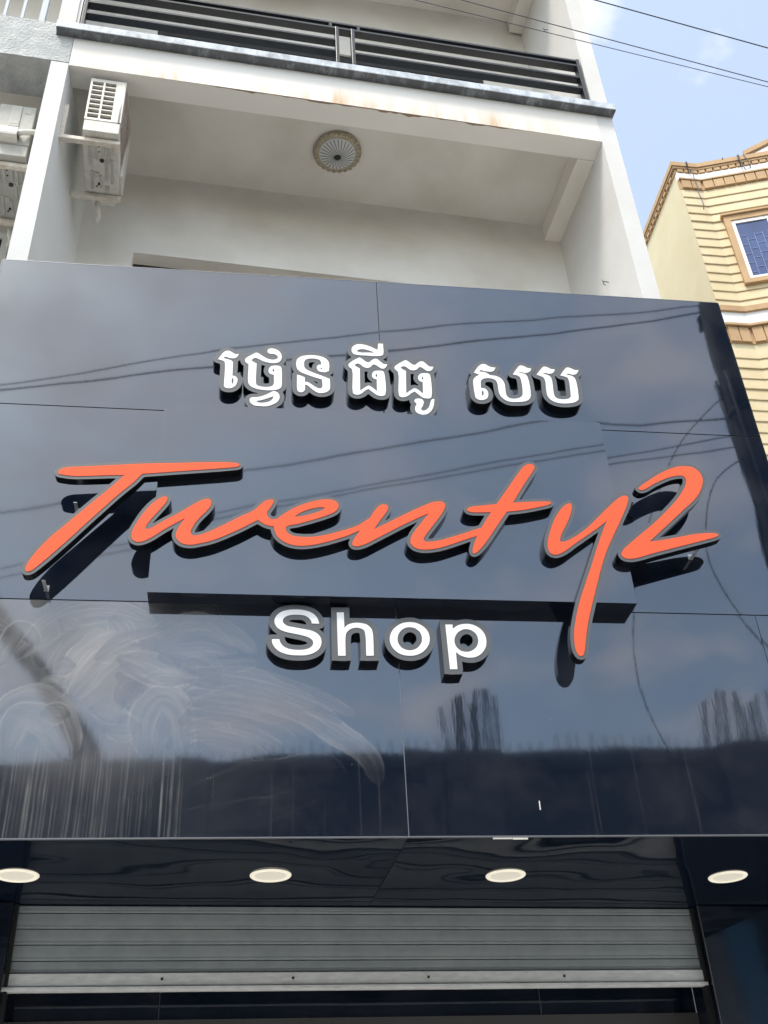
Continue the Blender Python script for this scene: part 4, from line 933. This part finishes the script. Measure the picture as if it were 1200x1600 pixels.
def extrude_shape(loops, wf, wb, frame, parent, name, m_front, m_side, back=True):
    verts, edges = [], []
    for L in loops:
        s0 = len(verts)
        verts += [Vector((float(x), float(y))) for x, y in L]
        edges += [(s0 + i, s0 + (i + 1) % len(L)) for i in range(len(L))]
    vo, eo, fo, ov, _, _ = delaunay_2d_cdt(verts, edges, [], 0, 1e-7)
    cen = np.array([[sum(vo[i].x for i in f) / 3, sum(vo[i].y for i in f) / 3] for f in fo])
    ins = np.zeros(len(cen), bool)
    for L in loops:
        for (ax, ay), (bx_, by_) in zip(L, np.roll(L, -1, 0)):
            if ay != by_:
                ins ^= ((ay > cen[:, 1]) != (by_ > cen[:, 1])) & (cen[:, 0] < (bx_ - ax) * (cen[:, 1] - ay) / (by_ - ay) + ax)
    mb = MB(frame); V = mb.bm.verts
    front = [V.new(mb.P((v.x, wf, v.y))) for v in vo]
    bk = [V.new(mb.P((v.x, wb, v.y))) for v in vo] if back else None
    for f, ok in zip(fo, ins):
        if ok:
            mb.bm.faces.new([front[i] for i in f]).material_index = 0
            if back: mb.bm.faces.new([bk[i] for i in f][::-1]).material_index = 1
    for L in loops:
        a = [V.new(mb.P((float(x), wf, float(y)))) for x, y in L]; c = [V.new(mb.P((float(x), wb, float(y)))) for x, y in L]
        for i in range(len(L)):
            j = (i + 1) % len(L)
            q = mb.bm.faces.new((a[i], a[j], c[j], c[i])); q.material_index = 1
    bmesh.ops.remove_doubles(mb.bm, verts=mb.bm.verts, dist=1e-6)
    loose = [v for v in mb.bm.verts if not v.link_faces]
    bmesh.ops.delete(mb.bm, geom=loose, context='VERTS')
    return mb.build(name, [m_front, m_side], parent)
LETTERS = (
    ('T', 'tall slanted orange script capital T at the left of the sign', 'orange', 'orange script letters'),
    ('went', 'joined orange script letters w, e, n and t across the middle of the sign', 'orange', 'orange script letters'),
    ('y', 'orange script y with a long tail hanging below the raised panel', 'orange', 'orange script letters'),
    ('two', 'orange script numeral 2 at the right of the sign', 'orange', 'orange script letters'),
    ('k1', 'white Khmer vowel sign, leftmost and narrowest of the top row', 'white', 'white Khmer letters'),
    ('k2', 'white Khmer letter with a hooked top stroke and a leaf shaped subscript', 'white', 'white Khmer letters'),
    ('k3', 'white Khmer letter shaped like an S above a short stem, third of the top row', 'white', 'white Khmer letters'),
    ('k4', 'white Khmer letter wearing a flat loop with an upright tick above it', 'white', 'white Khmer letters'),
    ('k5', 'white Khmer letter with a small curled vowel hanging below its right foot', 'white', 'white Khmer letters'),
    ('k6', 'wide white Khmer letter with two flags, just right of the word gap', 'white', 'white Khmer letters'),
    ('k7', 'white Khmer letter like a u with two flags, rightmost of the top row', 'white', 'white Khmer letters'),
    ('S', 'white grey rimmed capital S under the raised panel', 'white', 'white Latin letters'),
    ('h', 'white grey rimmed letter h beneath the raised panel', 'white', 'white Latin letters'),
    ('o', 'white grey rimmed letter o beneath the raised panel', 'white', 'white Latin letters'),
    ('p', 'white grey rimmed letter p with its stem reaching lowest', 'white', 'white Latin letters'),
)
LT = {}
for key, lab, colr, grp in LETTERS:
    w, rimw, raw, extra = GLYPHS[key]
    loops = [smooth_loop(l) for l in raw]
    ex = [smooth_loop(l) for l in extra]
    allp = np.concatenate(loops + ex)
    lo, hi = allp.min(0) - rimw - 0.01, allp.max(0) + rimw + 0.01
    h = 0.003
    xs = np.arange(lo[0], hi[0], h); ys = np.arange(lo[1], hi[1], h)
    X, Y = np.meshgrid(xs, ys)
    F = sdf(loops, X, Y) - rimw
    for e in ex: F = np.minimum(F, sdf([e], X, Y))
    rim_loops = [simplify(c) for c in contours(F, xs, ys)]
    rim_loops = [l for l in rim_loops if len(l) > 3]
    cx, cz = (lo + hi) / 2
    base = PF @ Vector((cx, w + 0.048, cz))
    L = thing('sign_letter', lab, 'letter', tuple(base), PA, grp)
    LT[key] = L
    extrude_shape(rim_loops, w, w + 0.0475, PF, L, 'letter_body', M['rim'], M['side'])
    extrude_shape(loops, w - 0.0025, w - 0.0002, PF, L, 'letter_face', M['orange'] if colr == 'orange' else M['acrylic'], M['orange'] if colr == 'orange' else M['acrylic'], back=False)
# clips that hold the parts of letters reaching past the raised panel
def clip(par, u, z):
    c = MB(PF); c.box(u - 0.008, u + 0.008, -0.0995, -0.0045, z - 0.001, z + 0.001); c.box(u - 0.011, u + 0.011, -0.004, -0.001, z - 0.001, z + 0.03); c.box(u - 0.004, u + 0.004, -0.009, -0.0045, z + 0.012, z + 0.02)
    c.build('clip', M['clip'], par)
for par, u, z in (('T', -0.51, 4.60), ('T', -0.60, 4.165), ('two', 2.27, 4.72), ('two', 2.56, 4.44)):
    clip(LT[par], u, z)

# ------------------------------------------------------------ shutter, columns, shop front
SHU = thing('roller_shutter', 'grey steel roller shutter, half rolled up above the dark shop front', 'roller shutter', (1.0, 5.42, 2.7))
zt = 3.022
for k, (za, zb_) in enumerate(((2.990, 3.022), (2.918, 2.987), (2.847, 2.915), (2.776, 2.844), (2.722, 2.773))):
    s_ = MB(); x0, x1 = -0.70, 2.84
    H = zb_ - za
    prof = [(5.4235, za), (5.4195, za + 0.003), (5.4195, za + 0.0115), (5.4225, za + 0.0135), (5.4195, za + 0.0155), (5.4185, za + H * 0.5), (5.4195, zb_ - 0.003), (5.424, zb_), (5.446, zb_), (5.446, za)]
    A = [s_.bm.verts.new((x0, y, z)) for y, z in prof]; B = [s_.bm.verts.new((x1, y, z)) for y, z in prof]
    for i in range(len(prof)):
        j = (i + 1) % len(prof); s_.bm.faces.new((A[i], A[j], B[j], B[i]))
    s_.bm.faces.new(A[::-1]); s_.bm.faces.new(B)
    s_.build('slat', M['slat'], SHU)
bb = box('bottom_bar', M['bar_alu'], SHU, -0.70, 2.80, 5.405, 5.445, 2.662, 2.718, bev=0.004)
box('bottom_flange', M['bar_alu'], SHU, -0.70, 2.78, 5.392, 5.444, 2.640, 2.658, bev=0.003)
for x in (0.052, 0.663, 1.324, 2.019):
    q = MB(); q.tube([(x, 5.4045, 2.69), (x, 5.400, 2.69)], 0.0065, 8); q.build('bolt', M['dark'], bb)

lc = thing('cladding_column', 'black panelled column left of the shutter', 'column', (-1.0, 5.5, 0))
box('column_panel', M['column'], lc, -1.28, -0.652, 5.36, 5.6, 0.14, 3.02, bev=0.0015)
box('guide', M['frame_dark'], lc, -0.648, -0.63, 5.395, 5.45, 0.14, 3.02)
rc = thing('cladding_column', 'black panelled column right of the shutter', 'column', (3.05, 5.5, 0))
box('column_panel', M['column'], rc, 2.788, 3.40, 5.355, 5.6, 0.14, 3.02, bev=0.0015)
box('corner_trim', M['edge'], rc, 2.785, 2.7875, 5.352, 5.36, 0.14, 3.02)
box('guide', M['frame_dark'], rc, 2.766, 2.7845, 5.395, 5.45, 0.14, 3.02)
SF = thing('shop_front', 'dark glazed shop front under the half open shutter', 'shop front', (1.0, 5.6, 0))
for x0, x1 in ((-0.65, 0.0485), (0.0515, 1.9425), (1.9455, 2.785)):
    box('header_panel', M['column'], SF, x0, x1, 5.60, 5.61, 2.548, 3.02)
for x in (0.050, 1.944):
    box('joint_strip', M['edge'], SF, x - 0.0012, x + 0.0012, 5.598, 5.6005, 2.548, 3.02)
box('frame', mat('shop_frame_grey', (0.06, 0.06, 0.063), 0.5), SF, -0.65, 2.785, 5.585, 5.63, 2.49, 2.545)
box('pane', M['glass'], SF, -0.65, 2.785, 5.606, 5.614, 0.14, 2.488)
box('backing', M['joint'], SF, -0.65, 2.785, 5.6145, 5.618, 2.55, 3.02)

# ------------------------------------------------------------ yellow house at the right
YH = thing('yellow_house', 'cream yellow house with ribbed boards, tan cornice and a blue window', 'building', (8.0, 9.5, 0))
ANG = math.radians(-21.4)
B0 = (7.08, 8.98)
def BP(s, o=0.0):                           # along the angled front, o outward
    return (B0[0] + math.cos(ANG) * s + math.sin(ANG) * o, B0[1] + math.sin(ANG) * s - math.cos(ANG) * o)
path_f = [(6.74, 9.0), B0, BP(2.4), (BP(2.4)[0] + 1.2, BP(2.4)[1] + 0.1)]
path_all = [(7.33, 16.0)] + path_f
b = MB(); b.prism([(6.74, 9.0), B0, BP(2.4), path_f[3], (12, 16), (7.33, 16.0)], 0, 14.6); b.build('wall', M['cream'], YH)
z = 14.12; k = 0
RB = random.Random(4)
while z > 8.4:
    if not (11.06 < z - 0.08 < 11.69):
        o = MB()
        pth = path_f
        n = len(pth); nr = []
        zb_, zt_ = z - 0.175, z
        lip = 0.024 + RB.uniform(-0.004, 0.004)
        # sloping weatherboard: thin at the top, proud at the bottom edge
        def off(i, d):
            ds = []
            for a in (i - 1, i):
                if 0 <= a < n - 1:
                    v = Vector((pth[a + 1][0] - pth[a][0], pth[a + 1][1] - pth[a][1])).normalized(); ds.append(Vector((v.y, -v.x)))
            m_ = sum(ds, Vector((0, 0))).normalized(); return (pth[i][0] + m_.x * d, pth[i][1] + m_.y * d)
        jog = [RB.uniform(-0.003, 0.003) for _ in range(n)]
        T = [o.bm.verts.new((*off(i, 0.004), zt_ - 0.001)) for i in range(n)]
        L1 = [o.bm.verts.new((*off(i, lip), zb_ + 0.010 + jog[i])) for i in range(n)]
        L2 = [o.bm.verts.new((*off(i, lip - 0.002), zb_ + jog[i])) for i in range(n)]
        K = [o.bm.verts.new((*off(i, -0.005), zb_ + jog[i])) for i in range(n)]
        for i in range(n - 1):
            for A_, B_ in ((T, L1), (L1, L2), (L2, K)):
                o.bm.faces.new((A_[i], A_[i + 1], B_[i + 1], B_[i]))
        o.bm.faces.new((T[0], L1[0], L2[0], K[0]))
        o.build('siding_board', M['yellow'], YH)
    z -= 0.175; k += 1
def trim(name, m, path, off_, z0, z1):
    t = MB(); t.band(path, off_, z0, z1); t.build(name, m, YH)
trim('cornice_top', M['tan'], path_all, 0.06, 14.60, 14.685)
trim('cornice_step', M['tan'], path_all, 0.042, 14.56, 14.597)
trim('cornice_bed', M['tan'], path_all, 0.012, 14.485, 14.558)
trim('white_band', M['white_band'], path_f, 0.018, 14.335, 14.483)
trim('tan_fillet', M['tan'], path_f, 0.055, 14.305, 14.332)
trim('tan_bed', M['tan'], path_f, 0.015, 14.125, 14.303)
trim('belt_cap', M['tan'], path_f, 0.07, 11.60, 11.69)
trim('belt_white', M['white_band'], path_f, 0.035, 11.375, 11.598)
trim('belt_fillet', M['tan'], path_f, 0.075, 11.335, 11.372)
trim('belt_bed', M['tan'], path_f, 0.015, 11.06, 11.332)
trim('roof_slab', M['tan'], path_all, 0.0, 14.60, 14.67)
def dentils(p0, p1, step, wd, z0, z1, d):
    v = Vector((p1[0] - p0[0], p1[1] - p0[1])); L = v.length; v.normalize(); nn = Vector((v.y, -v.x))
    s = step * 0.2
    while s + wd < L:
        q = MB()
        a = (p0[0] + v.x * s, p0[1] + v.y * s); c = (p0[0] + v.x * (s + wd), p0[1] + v.y * (s + wd))
        q.prism([(a[0] + nn.x * d, a[1] + nn.y * d), (c[0] + nn.x * d, c[1] + nn.y * d), (c[0] - nn.x * .01, c[1] - nn.y * .01), (a[0] - nn.x * .01, a[1] - nn.y * .01)], z0, z1)
        q.build('dentil', M['tan'], YH)
        s += step
for p0, p1 in ((path_f[0], path_f[1]), (path_f[1], BP(1.6))):
    dentils(p0, p1, 0.15, 0.135, 14.135, 14.295, 0.042)
    dentils(p0, p1, 0.15, 0.135, 11.075, 11.325, 0.042)
    dentils(p0, p1, 0.11, 0.085, 14.495, 14.556, 0.034)
dentils((7.0, 12.2), (6.74, 9.0), 0.13, 0.085, 14.495, 14.556, 0.034)
# window on the angled front
def wbox(par, name, m, s0, s1, o0, o1, z0, z1):
    q = MB(); q.prism([BP(s0, o1), BP(s1, o1), BP(s1, o0), BP(s0, o0)], z0, z1); return q.build(name, m, par)
q = MB()
for s0, s1, za, zb_ in ((0.13, 0.215, 12.10, 13.44), (1.30, 1.385, 12.10, 13.44), (0.215, 1.30, 13.345, 13.44), (0.215, 1.30, 12.10, 12.175)):
    q.prism([BP(s0, 0.075), BP(s1, 0.075), BP(s1, -0.01), BP(s0, -0.01)], za, zb_)
q.prism([BP(0.10, 0.105), BP(1.415, 0.105), BP(1.415, -0.01), BP(0.10, -0.01)], 13.442, 13.475)
YW = q.build('window', M['tan'], YH)
q = MB()
for s0, s1, za, zb_ in ((0.217, 0.265, 12.178, 13.342), (1.25, 1.298, 12.178, 13.342), (0.265, 1.25, 13.285, 13.342), (0.265, 1.25, 12.178, 12.225), (0.70, 0.76, 12.225, 13.285)):
    q.prism([BP(s0, 0.058), BP(s1, 0.058), BP(s1, -0.01), BP(s0, -0.01)], za, zb_)
q.build('sash', M['frame_white'], YW)
wbox(YW, 'pane', M['blue_glass'], 0.266, 0.699, 0.033, 0.040, 12.226, 13.284)
wbox(YW, 'pane', M['blue_glass'], 0.761, 1.249, 0.033, 0.040, 12.226, 13.284)
for s in (0.36, 0.47, 0.58, 0.66):
    wbox(YW, 'muntin', M['muntin'], s - 0.004, s + 0.004, 0.041, 0.046, 12.226, 12.98 + 0.08 * (s > 0.4))
for i, (s0, s1) in enumerate(((0.266, 0.356), (0.364, 0.466), (0.474, 0.576), (0.584, 0.699))):
    for zz in np.arange(12.30 + 0.09 * (i % 2), 13.05, 0.18):
        wbox(YW, 'muntin', M['muntin'], s0, s1, 0.041, 0.046, zz, zz + 0.009)
# raking gable over the middle of the front
q = MB()
for (s0, z0_), (s1, z1_), o0, o1, th in (((0.72, 14.69), (2.2, 15.35), -0.02, 0.06, 0.09), ((2.2, 15.35), (3.7, 14.69), -0.02, 0.06, 0.09)):
    P_ = [(*BP(s0, o1), z0_), (*BP(s1, o1), z1_), (*BP(s1, o1), z1_ + th), (*BP(s0, o1), z0_ + th)]
    Q_ = [(*BP(s0, o0), z0_), (*BP(s1, o0), z1_), (*BP(s1, o0), z1_ + th), (*BP(s0, o0), z0_ + th)]
    va = [q.bm.verts.new(p) for p in P_]; vb = [q.bm.verts.new(p) for p in Q_]
    q.bm.faces.new(va); q.bm.faces.new(vb[::-1])
    for i in range(4):
        j = (i + 1) % 4; q.bm.faces.new((va[i], vb[i], vb[j], va[j]))
q.build('gable_cornice', M['tan'], YH)
q = MB(); va = [q.bm.verts.new((*BP(s, 0.03), zz)) for s, zz in ((0.8, 14.687), (3.6, 14.687), (2.2, 15.34))]; vb = [q.bm.verts.new((*BP(s, -0.2), zz)) for s, zz in ((0.8, 14.687), (3.6, 14.687), (2.2, 15.34))]
q.bm.faces.new(va); q.bm.faces.new(vb[::-1])
for i in range(3):
    j = (i + 1) % 3; q.bm.faces.new((va[i], vb[i], vb[j], va[j]))
q.build('gable_wall', M['white_band'], YH)
# mould runs and an old wire hanging down the cornice
for s, wd, z0_, z1_, o_ in ((-0.14, 0.03, 14.46, 14.69, 0.06), (0.62, 0.035, 14.45, 14.69, 0.06), (0.40, 0.015, 14.66, 14.69, 0.06)):
    p_ = (B0[0] + s, B0[1] + 0.01) if s < 0 else BP(s)
    w_ = MB(); w_.tube([(p_[0] + math.sin(ANG) * (0.07 + .02 * i % .02), p_[1] - 0.068 + 0.003 * i, z1_ - (z1_ - z0_) * i / 5) for i in range(6)], [wd * (0.35 + 0.12 * (i % 3)) * (1 - i * 0.12) for i in range(6)], 6)
    w_.build('mould_run', M['soot'], YH)
w_ = MB(); w_.tube([(B0[0] - 0.13 + 0.012 * math.sin(i * 1.7), B0[1] - 0.075 - 0.01 * (i % 2), 14.5 - 0.09 * i) for i in range(11)], 0.0065, 5); w_.build('loose_wire', M['wire'], YH)
w_ = MB(); w_.tube([(*BP(0.61, 0.07), 14.69), (*BP(0.62, 0.10), 14.5), (*BP(0.66, 0.06), 14.36), (*BP(0.74, 0.06), 14.38), (*BP(0.72, 0.10), 14.52), (*BP(0.70, 0.07), 14.69)], 0.007, 5); w_.build('loose_wire', M['wire'], YH)

# ------------------------------------------------------------ wires across the street front
def wire(pts, r, label, sag=0.0, group='overhead wires', cat='wire'):
    P_ = []
    for i in range(len(pts) - 1):
        a, b_ = Vector(pts[i]), Vector(pts[i + 1])
        for t in range(8):
            q = t / 8; p = a.lerp(b_, q); p.z -= sag * 4 * q * (1 - q); P_.append(p)
    P_.append(Vector(pts[-1]))
    m = MB(); m.tube(P_, r, 6)
    return tag(m.build('overhead_wire', M['wire'], None), label, cat, group)
wire([(-2.0, 4.0, 9.75), (1.70, 4.0, 9.022), (4.0, 4.0, 8.588), (8.0, 4.0, 7.86)], 0.0038, 'thin wire passing the upper balcony, upper of the close pair')
wire([(-2.0, 4.0, 9.40), (1.35, 4.0, 8.920), (3.986, 4.0, 8.524), (8.0, 4.0, 7.95)], 0.003, 'thin wire passing the upper balcony, lower of the close pair')
wire([(-2.0, 4.0, 10.25), (2.772, 4.0, 9.336), (4.131, 4.0, 9.06), (8.0, 4.0, 8.30)], 0.005, 'thicker wire alone across the sky at top right')
# street wires reflected in the sign
WL = iter(('street wire from the pole top, upper of the two mirrored above the Khmer letters', 'street wire from the pole top, lower of the two mirrored at the Khmer letters',
           'thickest street wire low on the pole, mirrored just under the Khmer letters', 'street wire mirrored behind the orange script, upper of the close lower pair', 'street wire mirrored behind the orange script, lower of the close lower pair'))
PX, PY = 3.86, 2.75
for pts, r in (([(PX, PY, 7.79), (2.587, PY, 7.653), (1.149, PY, 7.453), (-0.026, PY, 7.27), (-1.545, PY, 6.95), (-8, PY, 5.9)], 0.005),
               ([(PX, PY, 7.72), (2.562, PY, 7.478), (1.142, PY, 7.25), (-0.812, PY, 6.995), (-1.627, PY, 6.887), (-8, PY, 6.1)], 0.0065),
               ([(PX, PY, 6.62), (3.251, 2.3, 6.90), (2.941, 2.2, 7.008), (1.728, 1.7, 7.121), (0.373, 1.2, 7.217), (-1.156, 0.7, 7.392), (-8, -1.6, 7.9)], 0.007),
               ([(PX, PY, 6.46), (3.017, 2.2, 6.682), (1.717, 1.6, 6.847), (1.033, 1.3, 6.914), (-0.993, 0.7, 6.867), (-8, -1.4, 6.8)], 0.005),
               ([(PX, PY - .1, 6.42), (3.011, 2.15, 6.65), (1.713, 1.6, 6.794), (1.032, 1.3, 6.867), (-0.987, 0.7, 6.799), (-8, -1.6, 6.6)], 0.005)):
    wire(pts, r, next(WL))
def spline(pts, n=7):
    P_ = [Vector(p) for p in pts]; out = []
    for i in range(len(P_) - 1):
        p0, p1, p2, p3 = P_[max(i - 1, 0)], P_[i], P_[i + 1], P_[min(i + 2, len(P_) - 1)]
        for k in range(n):
            t = k / n; out.append(0.5 * (2 * p1 + (p2 - p0) * t + (2 * p0 - 5 * p1 + 4 * p2 - p3) * t * t + (3 * p1 - p0 - 3 * p2 + p3) * t ** 3))
    return out + [P_[-1]]
for pts, r, lab in (([(PX, PY, 6.9), (3.3, PY - .1, 6.35), (2.85, PY - .2, 5.3), (2.75, PY - .2, 4.4), (3.1, PY - .1, 3.6), (PX, PY, 3.2)], 0.004, 'long slack black cable loop drooping from the utility pole'),
                    ([(PX, PY, 6.3), (3.5, PY, 6.0), (3.35, PY - .1, 5.4), (3.55, PY, 4.7), (PX, PY, 4.3)], 0.0045, 'short slack black cable loop close to the utility pole')):
    q = MB(); q.tube(spline(pts), r, 6); tag(q.build('cable_loop', M['wire'], None), lab, 'cable', 'slack cable loops')
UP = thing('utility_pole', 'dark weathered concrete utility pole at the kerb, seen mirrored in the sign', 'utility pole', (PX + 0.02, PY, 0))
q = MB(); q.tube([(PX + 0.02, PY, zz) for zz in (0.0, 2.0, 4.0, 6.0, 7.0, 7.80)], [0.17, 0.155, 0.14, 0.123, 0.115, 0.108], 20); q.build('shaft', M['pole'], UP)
for zz, rr in ((6.62, 0.127),):
    q = MB(); q.tube([(PX + 0.02, PY, zz), (PX + 0.02, PY, zz + 0.04)], rr, 20); q.build('clamp_band', M['pole'], UP)
for k, zz in enumerate((7.75, 6.5)):
    q = MB(); q.box(PX - 0.06, PX + 0.1, PY - 0.16, PY - 0.11, zz - 0.1, zz + 0.04, bev=0.01); q.build('insulator_bracket', M['pole'], UP)
rw = random.Random(3)
for k in range(5):
    q = MB(); a0 = rw.uniform(0, 6.28)
    q.tube([(PX + 0.02 + (0.13 + 0.012 * math.sin(t * 1.3 + k)) * math.cos(a0), PY + (0.13 + 0.012 * math.sin(t * 1.3 + k)) * math.sin(a0), 2.5 + 0.5 * t) for t in range(10)], 0.012, 5); q.build('riser_cable', M['wire'], UP)

# ------------------------------------------------------------ houses across the street (they show in the sign's reflection)
RH = thing('row_house', 'dark two storey row house across the street with starter bars on its roof', 'building', (3.0, -10.0, 0))
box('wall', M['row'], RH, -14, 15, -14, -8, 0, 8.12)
box('parapet', M['row'], RH, -14, 15, -8.08, -7.95, 8.1, 8.36)
for x0, x1 in ((2.95, 3.75), (7.55, 8.5), (-1.6, -1.1)):
    box('roof_post', M['row2'], RH, x0, x1, -8.14, -7.93, 5.2, 8.40)
for x0, x1, h_ in ((2.98, 3.82, 0.95), (7.3, 8.6, 0.90)):
    n = 8
    for k in range(n):
        x = x0 + (x1 - x0) * (k + 0.5) / n + rw.uniform(-0.03, 0.03)
        q = MB(); top = 8.4 + h_ * rw.uniform(0.75, 1.05)
        q.tube([(x, -8.0, 8.3), (x + rw.uniform(-.02, .02), -8.0, (8.3 + top) / 2), (x + rw.uniform(-0.06, 0.06), -8.0, top)], rw.uniform(0.022, 0.045), 5); q.build('starter_bar', M['rebar'], RH)
for k in range(120):
    x = -9 + k * 0.18 + rw.uniform(-0.03, 0.03)
    q = MB(); q.tube([(x, -8.0, 8.35), (x + rw.uniform(-.02, .02), -8.0, 8.35 + rw.uniform(0.16, 0.27))], 0.010, 4, cap=False); q.build('parapet_bar', M['rebar'], RH)
for x in (-10, -7, -4, 0.2, 4.8, 6.2, 10, 12.5):
    w_ = box('window', M['row2'], RH, x - 0.65, x + 0.65, -8.0, -7.96, 5.2, 6.9)
    box('pane', M['glass'], w_, x - 0.55, x + 0.55, -7.96, -7.955, 5.3, 6.8)
for x in (-11, -6.5, -2, 3.3, 8, 12):
    box('shop_opening', M['dark'], RH, x - 1.7, x + 1.7, -8.0, -7.97, 0.14, 2.8)

box('reflection_panel', mat('pale_reflection', (0.30, 0.29, 0.28), 0.9, noise=(1.5, 0.8, (0.18, 0.17, 0.17))), RH, 9.5, 10.2, -8.0, -7.95, 4.2, 6.0)  # unseen panel added to give the right column a pale reflection
box('blue_reflection_sheet', mat('blue_reflection_sheet', (0.10, 0.26, 0.42), 0.6), RH, 10.2 + 0.01, 10.2 + 0.55, -8.0, -7.93, 3.6, 6.0 + 0.25)  # unseen sheet added as the blue reflected in the right column
# bundle of old cables that drops towards the kerb on the left; the sign mirrors it dimly through the dust
q = MB()
for k in range(16):
    a0, ra_ = rw.uniform(0, 6.28), rw.uniform(0.02, 0.15)
    base = [(-4.2, -2.3, 9.6), (-3.3, -2.2, 8.35), (-2.7, -2.1, 7.45), (-2.1, -2.05, 6.65), (-1.65, -2.0, 5.9), (-1.45, -2.0, 4.6), (-1.4, -2.0, 2.4), (-1.4, -2.0, 0.1)]
    pts = [(x + ra_ * math.cos(a0 + 0.5 * i) + rw.uniform(-.04, .04), y + ra_ * math.sin(a0 + 0.5 * i), z + rw.uniform(-.08, .08)) for i, (x, y, z) in enumerate(base)]
    q.tube(spline(pts, 6), rw.uniform(0.012, 0.03), 5)
tag(q.build('cable_bundle', M['wire'], None), 'thick tangled bundle of black cables, mirrored dimly at the lower left of the sign', 'cable')
